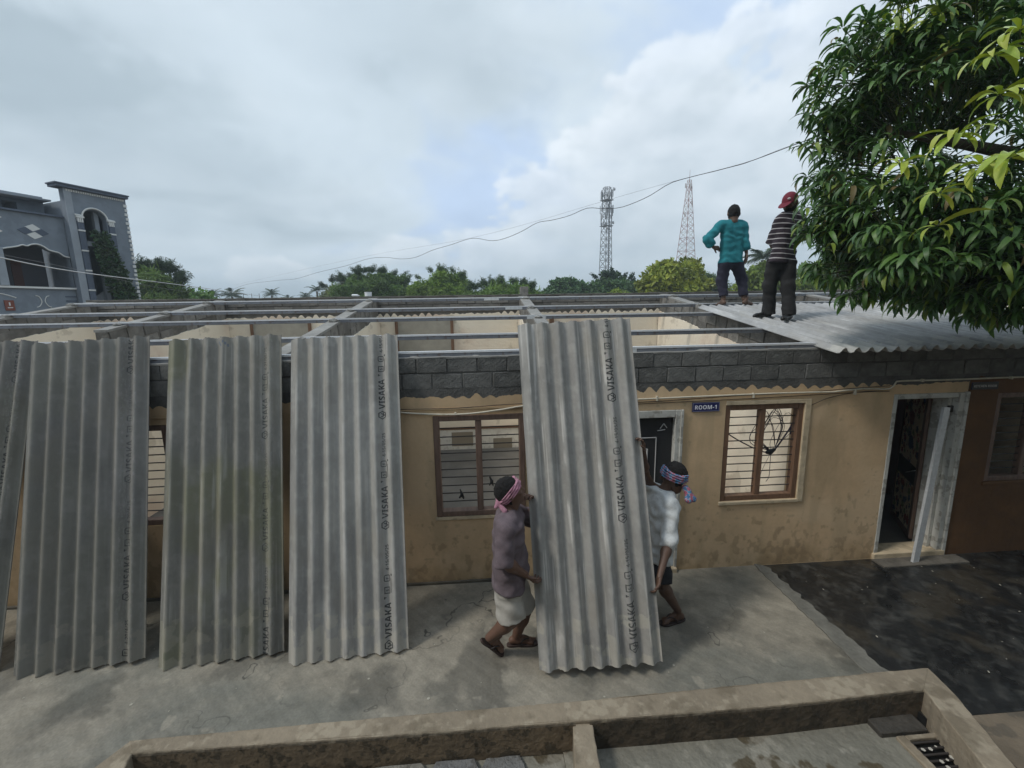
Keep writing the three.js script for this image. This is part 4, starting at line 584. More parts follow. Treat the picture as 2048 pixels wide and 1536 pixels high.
// ------------------------------------------------------------------ drain basin in the foreground
{
  const t = thing('drain_basin', 'low cement kerb basin with a dividing kerb and corner grating in the foreground', 'drain basin');
  const km = std({ map: tex(1024, 1024, (u, v) => { const n = fbm(u * 6, v * 6, 700, 6, 6), k = fbm(u * 44, v * 44, 704, 4, 44), s = fbm(u * 14, v * 14, 709, 6, 14); let c = mulc([.27, .225, .165], .75 + .4 * n + .25 * (k - .5)); c = mixc(c, [.38, .33, .25], sstep(.52, .68, fbm(u * 24, v * 24, 715, 6, 24)) * .55); c = mixc(c, [.13, .105, .07], sstep(.54, .72, s) * .5); return c; }, 1.9), bumpMap: grainBump(.35, 720, 14), bumpScale: .005, roughness: .9 });
  const q = rng(701);
  const edge = (pts, j = .006) => { const out = []; for (let i = 0; i < pts.length - 1; i++) { const a = pts[i], b = pts[i + 1], L = Math.hypot(b[0] - a[0], b[1] - a[1]), n = Math.max(1, Math.round(L / .045)); for (let k = 0; k < n; k++) { const chip = q() < .07 ? .018 * q() : 0; out.push([mix(a[0], b[0], k / n) + (q() - .5) * j + 0, mix(a[1], b[1], k / n) + (q() - .5) * j - chip * 0]); } } out.push(pts[pts.length - 1]); return out; };
  const kerb = (poly, y1, nm, mat = km) => { const g = new THREE.ExtrudeGeometry(new THREE.Shape(poly.map(([x, z]) => new THREE.Vector2(x, -z))), { depth: y1 + .2 - .012, bevelEnabled: true, bevelSize: .008, bevelThickness: .012, bevelSegments: 2 }); g.rotateX(-Math.PI / 2).translate(0, -.2, 0); const p = g.attributes.position; for (let i = 0; i < p.count; i++) if (p.getY(i) > y1 - .03) p.setY(i, p.getY(i) + .010 * (fbm(p.getX(i) * 5, p.getZ(i) * 5, 703, 4) - .5)); g.computeVertexNormals(); return part(t, nm, muv(g), mat); };
  const far = edge([[-2.50, 1.84], [-.9, 1.815], [.62, 1.805], [2.0, 1.775], [3.50, 1.752]]), near = edge([[3.285, 1.917], [2.07, 1.958], [.6, 1.951], [-.9, 1.945], [-2.425, 1.922]]);
  kerb([...far, ...near], .18, 'kerb');
  kerb([...edge([[3.502, 1.755], [3.457, 2.0], [3.31, 2.395], [2.95, 3.4]]), ...edge([[2.78, 3.4], [3.155, 2.315], [3.29, 1.919]])], .178, 'kerb');
  kerb([...edge([[-2.502, 1.842], [-2.428, 1.925], [-2.40, 2.03], [-2.5, 3.4]]), ...edge([[-3.0, 3.4], [-2.60, 2.03]])], .176, 'kerb');
  kerb([...edge([[.578, 1.955], [.706, 1.953], [.68, 2.29], [.60, 3.4]]), ...edge([[.44, 3.4], [.528, 2.275]])], .150, 'dividing_kerb');
  // mouldy inner faces, a thin render coat on the kerb
  for (const [x0, x1] of [[.69, 3.29], [-2.43, .59]]) { const pz = [[-2.43, 1.923], [-.9, 1.946], [.6, 1.952], [2.07, 1.959], [3.3, 1.917]], z = (x) => { for (let i = 1; i < 5; i++) if (x <= pz[i][0] || i === 4) return mix(pz[i - 1][1], pz[i][1], (x - pz[i - 1][0]) / (pz[i][0] - pz[i - 1][0])) + .0165; }; const g = new THREE.PlaneGeometry(1, .23, 48, 6); const p = g.attributes.position; for (let i = 0; i < p.count; i++) { const x = mix(x0, x1, p.getX(i) + .5); p.setXYZ(i, x, p.getY(i) + .045, z(x) + .004 * (fbm(x * 9, p.getY(i) * 9, 707, 3) - .3)); } g.computeVertexNormals(); part(t, 'inner_render', muv(g), x0 < 0 ? std({ map: mottled([.165, .125, .08], { amp: .35, spots: .7, spotC: [.04, .034, .022], m: .7, seed: 750, thr: .52 }), bumpMap: BUMP_ROUGH, bumpScale: .008 }) : std({ map: mottled([.085, .066, .045], { amp: .55, spots: .5, spotC: [.022, .02, .013], m: 1.1, f: 9, seed: 751, thr: .5 }), bumpMap: BUMP_ROUGH, bumpScale: .008 })); }
  const fl = std({ map: tex(1024, 1024, (u, v) => { const n = fbm(u * 5, v * 5, 760, 6, 5), d = fbm(u * 4, v * 4, 766, 6, 4), k = fbm(u * 50, v * 50, 770, 3, 50); let c = mulc([.20, .19, .155], .65 + .5 * n + .25 * (k - .5)); c = mixc(c, [.075, .057, .03], sstep(.49, .53, d) * .9); return mixc(c, [.34, .32, .27], sstep(.55, .68, fbm(u * 12, v * 12, 775, 5, 12)) * .5); }, 1.5), bumpMap: BUMP_ROUGH, bumpScale: .012, roughness: .65 });
  part(t, 'basin_floor', span(.5, 3.2, -.2, -.06, 1.9, 3.5), fl); part(t, 'basin_floor', span(-2.7, .499, -.2, -.075, 1.9, 3.5), fl);
  // flat stones bedded in the left compartment
  const sm = [0, 1, 2].map((k) => std({ map: mottled([[.16, .16, .155], [.2, .19, .165], [.14, .14, .14]][k], { amp: .4, m: .5, seed: 780 + k, spots: .5, spotC: [.06, .055, .045] }), bumpMap: BUMP_FINE, bumpScale: .008, roughness: .75 }));
  const slab = (x, z, w, d, i) => { const p = []; for (let a = 0; a < 14; a++) { const th = a / 14 * 6.283, k = 1 / Math.max(Math.abs(Math.cos(th)), Math.abs(Math.sin(th))); p.push([x + w / 2 * Math.cos(th) * Math.min(k, 1.32) * (.96 + .07 * q()), z + d / 2 * Math.sin(th) * Math.min(k, 1.32) * (.96 + .07 * q())]); } const g = new THREE.ExtrudeGeometry(new THREE.Shape(p.map(([a, b]) => new THREE.Vector2(a, -b))), { depth: .05, bevelEnabled: true, bevelSize: .008, bevelThickness: .008, bevelSegments: 1 }); g.rotateX(-Math.PI / 2).translate(0, -.1 + .004 * i % .012, 0); part(t, 'stone', muv(g), sm[i % 3]); };
  let i = 0; for (let r = 0; r < 5; r++) { let x = r % 2 ? -2.3 : -2.05; while (x < .3) { const w = .26 + q() * .2; if (x + w > .42) break; slab(x + w / 2, 2.10 + r * .27, w - .03, .235, i++); x += w; } }
  part(t, 'corner_step', rspan(2.83, 3.2, -.2, -.02, 1.93, 2.065, .012), std({ map: mottled([.05, .045, .038], { amp: .5, m: .4, seed: 790 }), bumpMap: BUMP_ROUGH, bumpScale: .012 }));
  const gr = part(t, 'grating', join([rspan(2.93, 3.0, -.07, -.035, 2.075, 2.75, .01), rspan(3.0, 3.26, -.07, -.035, 2.075, 2.11, .01)]), km);
  part(gr, 'drain_hole', span(3.0, 3.22, -.0599, -.0565, 2.112, 2.75), flat(.006, .006, .006, .3)); for (let k = 0; k < 14; k++) part(gr, 'bar', rod([2.99, -.042, 2.135 + k * .043], [3.22, -.042, 2.135 + k * .043], .0085), M.iron);
  const sh = []; for (let k = 0; k < 14; k++) sh.push(new THREE.CircleGeometry(.006 + q() * .012, 5).rotateX(-1.5).rotateY(q() * 6).translate(3.02 + q() * .17, -.030, 2.12 + q() * .35)); const d = part(scene, 'litter', muv(join(sh)), flat(.45, .43, .38)); tag(d, 'pale chips lying on the corner grating of the drain basin', 'litter', null, 'stuff');
}

// ------------------------------------------------------------------ grey house beyond the left end
{
  const t = thing('grey_house', 'grey painted two storey house with white trimmed arch and stair tower beyond the left rooms', 'house', null, [-15.566, 0, -16.932], 65.5 * DEG);
  const grey = std({ map: mottled([.175, .205, .245], { amp: .16, m: 3, seed: 800, spots: .3, spotC: [.12, .14, .17], thr: .56 }), roughness: .85 }), pale = std({ map: mottled([.27, .30, .34], { amp: .12, m: 2, seed: 801 }), roughness: .85 }), dark = std({ map: mottled([.085, .105, .145], { amp: .15, m: 2, seed: 802 }), roughness: .85 }), wt = flat(.62, .63, .62, .8), room = flat(.10, .10, .12), red = flat(.12, .05, .04);
  const arch = [[-1.64, 2.9], [-.84, 2.9], [-.84, 7.1]]; for (let k = 1; k < 16; k++) { const a = k / 16 * Math.PI; arch.push([-1.24 + .40 * Math.cos(a), 7.1 + .38 * Math.sin(a)]); } arch.push([-1.64, 7.1]);
  part(t, 'tower_wall', extr([[-2.13, 0], [0, 0], [0, 8.17], [-2.13, 8.17]], .3, [arch]).translate(0, 0, -.3), grey);
  part(t, 'tower_side', join([span(-2.0, -1.9, 0, 7.75, -3, -.301), span(-.13, 0, 0, 7.75, -3, -.301), span(-1.9, -.131, 0, 7.75, -3, -2.9), span(-1.9, -.131, 7.6, 7.7, -2.9, -.301), span(-1.9, -.131, 3.3, 3.42, -2.9, -.302)]), grey);
  part(t, 'corner_strip', span(-2.135, -1.9, 0, 8.15, .001, .03), pale);
  part(t, 'beam', span(-1.66, -.86, 6.0, 6.2, -.28, -.05), pale); part(t, 'inner_column', span(-1.10, -.95, 3.4, 7.45, -.5, -.3), pale); part(t, 'stair_wall', extr([[-1.64, 3.42], [-.84, 3.42], [-.84, 4.35], [-1.64, 3.75]], .08).translate(0, 0, -.62), pale);
  const at2 = [[-1.92, 7.19], [-1.68, 7.17], [-1.66, 7.12]]; for (let k = 16; k >= 0; k--) { const a = k / 16 * Math.PI; at2.push([-1.24 + .43 * Math.cos(a), 7.14 + .40 * Math.sin(a)]); } at2.push([-.82, 7.12], [-.80, 7.15], [-.56, 7.14]);
  part(t, 'arch_trim', tube(at2.map(([u, v]) => [u, v, .04]), .034, 90, 5), wt);
  for (const u of [-1.87, -.80]) { const p = part(t, 'pilaster', span(u, u + .2, 2.9, 6.95, .001, .07), dark); part(p, 'capital', join([span(u - .03, u + .23, 7.08, 7.14, .001, .12), ...[0, 1, 2].map((k) => span(u + .01 + k * .065, u + .055 + k * .065, 6.9, 7.078, .001, .10))]), wt); for (const v of [6.55, 5.75, 4.95, 4.15]) part(p, 'band', span(u - .01, u + .21, v, v + .06, .001, .09), wt); }
  part(t, 'cornice', join([span(-2.40, .04, 8.171, 8.27, -.42, .16), span(-2.44, .07, 8.271, 8.32, -.46, .2)]), dark);
  for (let k = 0; k < 26; k++) part(t, 'dentil', span(-2.06 + k * .077, -2.015 + k * .077, 8.06, 8.135, .001, .05), wt); for (let k = 0; k < 26; k++) part(t, 'quoin', span(-.09 - (k % 2) * .03, .004, 3.2 + k * .185, 3.31 + k * .185, .001, .04), wt);
  // wing with balcony
  const wave = [[-4.05, 4.2], [-2.14, 4.2], [-2.14, 5.47], [-2.3, 5.5], [-2.45, 5.62], [-2.62, 5.66], [-2.75, 5.70], [-2.9, 5.82], [-3.08, 5.88], [-3.26, 5.84], [-3.36, 5.78], [-3.5, 5.80], [-3.62, 5.74], [-3.8, 5.68], [-3.95, 5.64], [-4.05, 5.60]];
  part(t, 'wing_wall', extr([[-8, 0], [-2.131, 0], [-2.131, 7.03], [-8, 7.03]], .25, [wave]).translate(0, 0, -.6), grey);
  part(t, 'balcony_room', join([span(-4.3, -2.14, 4.1, 4.18, -2.2, -.601), span(-4.3, -2.14, 5.95, 6.05, -2.2, -.601), span(-4.3, -2.14, 4.18, 5.95, -2.3, -2.2), span(-4.4, -4.3, 4.1, 6.05, -2.3, -.601)]), room); part(t, 'balcony_door', join([span(-3.9, -3.35, 4.18, 5.35, -2.199, -2.15), span(-3.2, -2.9, 4.18, 5.35, -2.199, -2.16)]), red);
  part(t, 'balcony_trim', tube(wave.slice(2).map(([u, v]) => [u, v + .02, -.33]), .028, 60, 5), wt); part(t, 'column', rspan(-4.32, -4.08, 4.27, 5.66, -.36, -.22, .02), pale);
  part(t, 'parapet_rail', join([span(-8, -2.14, 4.2, 4.27, -.36, -.24)]), wt); part(t, 'terrace_coping', span(-8, -2.14, 7.031, 7.10, -.62, -.24), dark);
  for (const [u, v, m] of [[-3.11, 6.50, wt], [-3.08, 6.22, wt], [-3.33, 6.37, dark], [-2.87, 6.35, dark]]) part(t, 'lozenge', extr([[u - .225, v + .01], [u - .02, v - .14], [u + .225, v - .01], [u + .02, v + .14]], .02).translate(0, 0, -.349), m);
  for (const [u, v] of [[-4.05, 6.75], [-4.1, 6.25]]) part(t, 'lozenge', extr([[u - .15, v], [u, v - .1], [u + .15, v], [u, v + .1]], .02).translate(0, 0, -.349), wt);
  part(t, 'roof_hut', join([span(-3.47, -3.38, 7.04, 7.86, -2.5, -1.5), span(-2.95, -2.14, 7.04, 7.86, -2.5, -1.5), span(-3.38, -2.95, 7.6, 7.86, -2.5, -1.5), span(-3.38, -2.95, 7.04, 7.6, -2.5, -2.3)]), grey); part(t, 'canopy', span(-3.95, -2.14, 7.72, 7.78, -1.6, -.9), pale); part(t, 'hut_roof', span(-3.52, -2.14, 7.861, 7.95, -2.6, -1.49), pale);
  part(t, 'water_tank', muv(new THREE.CylinderGeometry(.42, .46, .8, 20).translate(-4.15, 7.5, -1.2)), dark);
  const pl = part(t, 'plaque', rspan(-4.30, -4.04, 3.36, 3.74, -.349, -.31), flat(.18, .055, .035)); part(pl, 'emblem', join([rspan(-4.19, -4.15, 3.54, 3.66, -.309, -.30, .003), rspan(-4.24, -4.10, 3.45, 3.48, -.309, -.30, .003)]), wt);
  const xs = (m) => [[-3.2 + m * .2, 3.93, -.34], [-3.2 + m * .12, 3.90, -.33], [-3.2 + m * .055, 3.76, -.33], [-3.2 + m * .06, 3.66, -.33], [-3.2 + m * .14, 3.52, -.33], [-3.2 + m * .22, 3.48, -.34]]; part(t, 'scroll', join([tube(xs(-1), .016, 24, 4), tube(xs(1), .016, 24, 4)]), wt);
  part(t, 'arc_trim', tube([[-4.9, 3.86, -.34], [-4.6, 3.98, -.34], [-4.35, 3.98, -.34], [-4.1, 3.9, -.34], [-3.95, 3.83, -.34]], .022, 24, 4), wt);
  for (const v of [3.88, 3.70]) part(t, 'groove_panel', span(-2.5, -2.15, v, v + .06, -.349, -.33), dark);
}

// ------------------------------------------------------------------ foliage
const leafQuad = (L, w, bend = .15) => { const g = new THREE.PlaneGeometry(w, L, 1, 2).translate(0, L / 2, 0), p = g.attributes.position; for (let i = 0; i < p.count; i++) { const t = p.getY(i) / L; p.setX(i, p.getX(i) * (t < .1 ? .35 : t > .9 ? .3 : 1.25)); p.setZ(i, -bend * L * t * t); } return g.toNonIndexed(); };
function spray(n, L, w, spread, seed) { const q = rng(seed), l = []; for (let i = 0; i < n; i++) { const g = leafQuad(L * (.7 + .6 * q()), w, .3 * q()); g.rotateX(q() * 3 - 1.5).rotateZ(q() * 6.3).rotateY(q() * 6.3).translate((q() - .5) * spread, (q() - .5) * spread, (q() - .5) * spread); l.push(g); } return mergeGeometries(l); }
const SPRAY = { broad: spray(9, .26, .12, .42, 1), fine: spray(14, .2, .05, .42, 2), feather: spray(12, .34, .045, .3, 3) };
const leafMat = (r = .55) => new THREE.MeshPhysicalMaterial({ color: 0xffffff, roughness: r, transmission: .25, thickness: 0, side: THREE.DoubleSide, ior: 1.4 });
const LEAFM = leafMat(.75);
function foliage(parent, name, geo, list, mat = LEAFM) {
  const m = new THREE.InstancedMesh(geo, mat, list.length); m.name = name; const d = new THREE.Object3D(); list.forEach((e, i) => { d.position.set(...e.p); d.rotation.set(...e.r); d.scale.setScalar(e.s); d.updateMatrix(); m.setMatrixAt(i, d.matrix); m.setColorAt(i, e.c); }); shade(m); m.userData.kind = 'stuff'; parent.add(m); return m;
}
const barkM = std({ map: mottled([.09, .07, .05], { amp: .5, m: .5, seed: 820 }), bumpMap: BUMP_ROUGH, bumpScale: .02 });
function tree(label, x, z, topY, hw, o = {}) {
  const t = thing(o.name ?? 'broadleaf_tree', label, 'tree', null, [x, -.2, z]), q = rng(o.seed ?? Math.floor(x * 100 + z * 37)), low = o.low ?? 2.2, cy = (topY + low) / 2 + .2, hh = (topY - low) / 2, list = [], limbs = [], c0 = o.c ?? [.035, .075, .02];
  limbs.push(rod([0, 0, 0], [.1, cy - hh * .4, 0], .18, .11, 7));
  const N = o.clumps ?? 46; for (let k = 0; k < N; k++) {
    let a = q() * 6.283, v = q() * 2 - 1, s = Math.sqrt(1 - v * v), rad = Math.pow(q(), .33) * (.74 + .3 * q()); if (k < N * .35) v = Math.abs(v);
    const lump = .86 + .26 * fbm(Math.cos(a) * 1.5 + 5, v * 1.8 + (o.seed ?? 1), 9, 3) * 2 - .2;
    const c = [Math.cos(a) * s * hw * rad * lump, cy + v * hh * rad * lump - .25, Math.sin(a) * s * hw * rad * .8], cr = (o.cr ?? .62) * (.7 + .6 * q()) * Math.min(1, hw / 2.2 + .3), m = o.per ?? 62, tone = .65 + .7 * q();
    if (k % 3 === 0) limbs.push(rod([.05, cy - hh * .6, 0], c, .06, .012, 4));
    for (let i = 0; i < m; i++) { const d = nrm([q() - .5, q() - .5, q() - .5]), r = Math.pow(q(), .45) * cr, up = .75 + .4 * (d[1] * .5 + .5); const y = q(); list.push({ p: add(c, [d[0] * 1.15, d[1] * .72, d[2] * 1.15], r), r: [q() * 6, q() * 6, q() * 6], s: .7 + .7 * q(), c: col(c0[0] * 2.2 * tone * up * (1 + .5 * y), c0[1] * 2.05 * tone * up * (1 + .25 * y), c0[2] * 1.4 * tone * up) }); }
  }
  if (o.spikes) for (let k = 0; k < o.spikes; k++) { const u = (q() - .5) * 1.7, b = [u * hw, cy + hh * Math.sqrt(Math.max(.05, 1 - u * u)) * .86, (q() - .5) * hw * .6]; const lean = [(q() - .5) * .5 + u * .5, .25 + q() * .4, 0]; limbs.push(rod(b, add(b, lean), .012, .005, 4)); for (let i = 0; i < 34; i++) list.push({ p: add(add(b, lean, q() * q() * 1.05), [(q() - .5) * .34, (q() - .5) * .2, (q() - .5) * .34]), r: [q() * 6, q() * 6, q() * 6], s: .3 + .35 * q(), c: col(c0[0], c0[1], c0[2]) }); }
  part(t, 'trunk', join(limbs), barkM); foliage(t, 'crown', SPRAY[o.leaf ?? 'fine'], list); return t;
}
tree('wispy thin leaved tree rising behind the right corner of the grey house', -20.3, -24.9, 6.5, 1.75, { leaf: 'feather', c: [.04, .075, .03], clumps: 34, per: 36, spikes: 26, low: 1.5, cr: .55 });
tree('small round bush tree to the right of the wispy tree by the grey house', -19.9, -27.6, 5.15, 1.5, { leaf: 'broad', c: [.035, .08, .025], low: 1.5, clumps: 34 });
tree('sparse grey green tree with ragged left edge, leftmost of the big tree clump', -13.6, -39.4, 6.5, 1.9, { leaf: 'feather', c: [.06, .085, .05], clumps: 36, per: 40, spikes: 10 });
tree('wide dark green spreading tree behind the rear wall, broadest of the row', -9.7, -37.0, 7.1, 4.0, { leaf: 'fine', c: [.035, .075, .02], clumps: 96, per: 70, spikes: 26 });
tree('rounded bright green tree behind the rear wall, right of the broadest tree', -3.4, -34.5, 6.85, 2.7, { leaf: 'fine', c: [.055, .105, .02], clumps: 74, per: 70, spikes: 12 });
tree('low long hedge like tree behind the rear wall, left of the block pier', 1.8, -32.1, 5.55, 3.3, { leaf: 'feather', c: [.045, .09, .025], clumps: 70, per: 64, spikes: 24 });
tree('bluish dark tree just right of the block pier on the rear wall', 8.6, -40.8, 6.6, 2.5, { leaf: 'broad', c: [.022, .055, .03], clumps: 52 });
tree('dark green tree at the foot of the grey telecom mast', 13.1, -39.5, 6.75, 3.0, { leaf: 'broad', c: [.022, .055, .028], clumps: 60, spikes: 8 });
tree('low yellow green shrub between the mast and the tall yellowish tree', 10.4, -29.4, 4.75, 1.5, { leaf: 'fine', c: [.08, .13, .02], clumps: 34, low: 1.5 });
tree('tall full yellow green tree below the red and white mast', 14.1, -27.1, 7.1, 2.35, { leaf: 'broad', c: [.075, .105, .018], clumps: 84, per: 76, cr: .6 });
tree('bluish green tree peeping out left of the man in teal', 21.0, -34.8, 7.0, 1.7, { leaf: 'fine', c: [.03, .06, .035], clumps: 44 });
tree('leafy green tree seen between the two men on the roof', 19.3, -24.7, 6.5, 1.7, { leaf: 'broad', c: [.05, .085, .02], clumps: 56 });
tree('green tree behind the man in the maroon cap, partly hidden by mango leaves', 23.6, -24.4, 6.1, 2.1, { leaf: 'broad', c: [.045, .08, .02], clumps: 50 });
tree('dark green tree at the far right, mostly hidden behind the mango crown', 29, -24, 6.4, 3.2, { leaf: 'broad', c: [.03, .06, .02], clumps: 60 });
{
  const t = thing('creeper', 'dense green creeper and slim tree growing up before the arch of the grey house', 'plant', null, [0, 0, 0]), q = rng(830), list = [];
  for (let i = 0; i < 900; i++) { const k = q(), u = mix(-1.25, -.55, k) + (q() - .5) * .5 * (1.2 - Math.abs(k - .6)), v = mix(6.3, 3.3, Math.pow(k, .8)) + (q() - .5) * .5, w = .12 + q() * .35; list.push({ p: [-15.566 + .415 * u + .91 * w, v, -16.932 - .91 * u + .415 * w], r: [q() * 6, q() * 6, q() * 6], s: .35 + .4 * q(), c: col(.018 + .02 * q(), .045 + .04 * q(), .015) }); }
  part(t, 'stem', tube([[-15.6, 0, -16.6], [-15.65, 3, -16.6], [-15.7, 5, -16.3], [-15.8, 6.3, -15.9]], .04, 20), barkM); foliage(t, 'leaves', SPRAY.broad, list);
}
{
  const t = new THREE.Group(); t.name = 'distant_trees'; scene.add(t); tag(t, 'low far off belt of trees closing the horizon behind the rear wall', 'trees', null, 'stuff'); const q = rng(840), list = [];
  for (let i = 0; i < 15000; i++) { const x = -17 + q() * 72, z = -52 - q() * 12, top = 3.4 + 1.5 * fbm(x * .16, 3, 844, 4) + (x > 2 ? .6 : -.1); list.push({ p: [x, Math.pow(q(), .6) * top, z], r: [q() * 6, q() * 6, q() * 6], s: 1.2 + q() * 1.1, c: col(.03 + .025 * q(), .06 + .035 * q(), .025) }); }
  for (let i = 0; i < 3500; i++) { const x = -75 + q() * 60, z = -82 - q() * 12; list.push({ p: [x, Math.pow(q(), .6) * (3.6 + 1.2 * fbm(x * .2, 3, 845, 4)), z], r: [q() * 6, q() * 6, q() * 6], s: 1.6 + q() * 1.2, c: col(.03, .055 + .03 * q(), .025) }); }
  foliage(t, 'crowns', SPRAY.fine, list);
}
// coconut palms
const frondGeo = (() => { const q = rng(850), l = []; const P = (t) => [t * .86, .42 * t - .75 * t * t, 0]; for (let k = 0; k < 9; k++) l.push(rod(P(k / 9), P((k + 1) / 9), .012 * (1 - k / 11), .012 * (1 - (k + 1) / 11), 4)); for (let k = 2; k < 26; k++) for (const s of [-1, 1]) { const t = k / 26, L = .30 * Math.sin(Math.PI * Math.min(1, t * .8 + .2)); const g = new THREE.BufferGeometry(); const a = P(t), b = [a[0] + L * .55, a[1] - L * (.35 + .4 * q()), s * L * .8], c = [a[0] + .035, a[1], 0]; g.setAttribute('position', new THREE.Float32BufferAttribute([...a, ...b, ...c], 3)); g.computeVertexNormals(); l.push(muv(g)); } return join(l.map((g) => { g = g.index ? g.toNonIndexed() : g; return g; })); })();
function palm(label, x, y, z, r, n = 13) {
  const t = thing('coconut_palm', label, 'palm tree', 'coconut palms on the horizon', [x, -.2, z]), q = rng(Math.floor(-x * 31 - z * 17)), m = std({ color: col(.035, .06, .025), roughness: .6, side: THREE.DoubleSide }); part(t, 'trunk', tube([[.4, 0, 0], [.25, y * .4, 0], [.05, y * .8, 0], [0, y + .1, 0]], .05 * r + .05, 16), barkM);
  for (let k = 0; k < n; k++) { const f = part(t, 'frond', frondGeo, m); f.position.set(0, y + .2, 0); f.rotation.set(0, k * 2.4 + q() * .5, .95 - 1.25 * (k / n) + (q() - .5) * .3); f.scale.setScalar(r * (1.05 + .3 * q())); }
}
palm('spiky coconut palm on the horizon nearest to the grey house', -46.0, 6.4, -75.5, 1.5); palm('wide crowned coconut palm, widest of the row on the horizon', -39.9, 6.0, -69.9, 2.1, 17); palm('coconut palm on the horizon just right of the low flat roof', -35.9, 6.3, -74.7, 1.7); palm('smallest coconut palm, low on the horizon between two taller palms', -35.2, 5.6, -79.7, 1.4); palm('thin crowned coconut palm on the horizon left of the big tree clump', -28.1, 5.7, -69.0, 1.3); palm('dark coconut palm leaning against the left edge of the big tree clump', -20.6, 5.9, -53.2, 1.25); palm('near coconut palm with upright fronds between the two men on the roof', 22.2, 6.7, -29.2, 1.7, 15);
{
  const t = thing('flat_roof_house', 'tiny far reddish flat roofed house with bare column rods on the left horizon', 'house', null, [-31.6, 0, -59]); part(t, 'wall', span(-1.3, 1.3, 0, 5.0, -2, 0), flat(.28, .22, .19)); part(t, 'roof', span(-1.5, 1.5, 5.0, 5.18, -2.2, .2), flat(.22, .13, .11)); for (const x of [-1.1, 0, 1.0]) part(t, 'column_rod', rod([x, 5.18, -.3], [x, 5.9, -.3], .03), M.iron);
  const w = thing('water_drum', 'small white drum standing on the rear wall top left of the centre', 'drum', null, [-2.35, 3.405, -4.95]); part(w, 'drum', muv(new THREE.CylinderGeometry(.07, .07, .07, 14).translate(0, .035, 0)), M.white); part(w, 'lid', muv(new THREE.CylinderGeometry(.075, .075, .014, 14).translate(0, .078, 0)), M.white);
  const b = thing('plastic_sack', 'scrap of white sack lying on the rear wall top beside the drum', 'sack', null, [-2.62, 3.405, -4.95]); part(b, 'sack', bare(boneMesh([[[-.05, .02, 0], [.05, .018, .01], .025, .02], [[.04, .02, 0], [.1, .012, 0], .018, .008]], .007, { k: .02, wrinkle: .004 })), M.white);
}

// ------------------------------------------------------------------ masts and wires
function lattice(t, H, wb, wt, bays, mat, mat2, r) {
  const w = (y) => mix(wb, wt, clamp(y / H)) / 2, C = [[-1, -1], [1, -1], [1, 1], [-1, 1]]; for (const [a, b] of C) part(t, 'mast_leg', rod([a * w(0), 0, b * w(0)], [a * w(H), H, b * w(H)], r, r * .8, 5), mat);
  for (let k = 0; k < bays; k++) { const y0 = H * k / bays, y1 = H * (k + 1) / bays, l = []; for (let s = 0; s < 4; s++) { const [a, b] = C[s], [c, d] = C[(s + 1) % 4]; l.push(rod([a * w(y0), y0, b * w(y0)], [c * w(y1), y1, d * w(y1)], r * .5, r * .5, 4), rod([c * w(y0), y0, d * w(y0)], [a * w(y1), y1, b * w(y1)], r * .5, r * .5, 4), rod([a * w(y1), y1, b * w(y1)], [c * w(y1), y1, d * w(y1)], r * .5, r * .5, 4)); } part(t, 'bracing', join(l), k % 2 && mat2 ? mat2 : mat); }
}
{
  const g1 = flat(.16, .165, .18, .6), t = thing('telecom_mast', 'grey lattice telecom mast crowded with antenna panels near the top', 'mast', null, [29.3, -.2, -98]); t.rotation.y = .5;
  lattice(t, 30.2, 2.5, 1.25, 19, g1, null, .09); part(t, 'cable_ladder', rod([.45, 0, .55], [.4, 29.5, .4], .16, .16, 5), g1);
  for (const y of [21.8, 27.4]) part(t, 'platform', join([rspan(-1.1, 1.1, y, y + .14, -1.1, 1.1, .02)]), g1);
  const q = rng(860); for (const [y, n, rad, h] of [[28.4, 10, 1.35, 2.0], [25.4, 8, 1.45, 1.8], [24.0, 6, 1.4, 1.6], [22.0, 5, 1.3, 1.0]]) for (let k = 0; k < n; k++) { const a = k / n * 6.283 + q() * .3, p = [Math.cos(a) * rad, y + q() * .8, Math.sin(a) * rad]; const an = part(t, 'antenna', rbox(.2, h, .14, .03), k % 3 ? g1 : flat(.45, .46, .48)); an.position.set(...p); an.rotation.y = -a + Math.PI / 2; part(an, 'arm', rod([0, 0, 0], [0, 0, -rad * .6], .05), g1); }
  for (const [y, a] of [[29.6, 1], [22.6, .3], [21.2, 2.5]]) part(t, 'dish', muv(new THREE.SphereGeometry(.42, 14, 8, 0, 6.3, 0, 1.1).rotateX(1.57).translate(Math.cos(a) * 1.2, y, Math.sin(a) * 1.2 + .4)), flat(.4, .41, .43));
  const rd = flat(.28, .10, .085, .6), wh = flat(.5, .48, .46, .6), m = thing('telecom_mast', 'slim red and white lattice mast with a spike, farther right', 'mast', null, [61.9, -.2, -126.5]); m.rotation.y = .35;
  lattice(m, 39.8, 6.0, .75, 22, rd, wh, .09); part(m, 'spike', rod([0, 39.8, 0], [0, 42.6, 0], .07, .03), rd); for (const [y, a] of [[37.6, 0], [37.9, 2], [38.4, 4], [33.5, .5], [30.2, 3.4]]) part(m, 'antenna', rbox(.35, 1.3, .2, .04, Math.cos(a) * 1.0, y, Math.sin(a) * 1.0), wh);
}
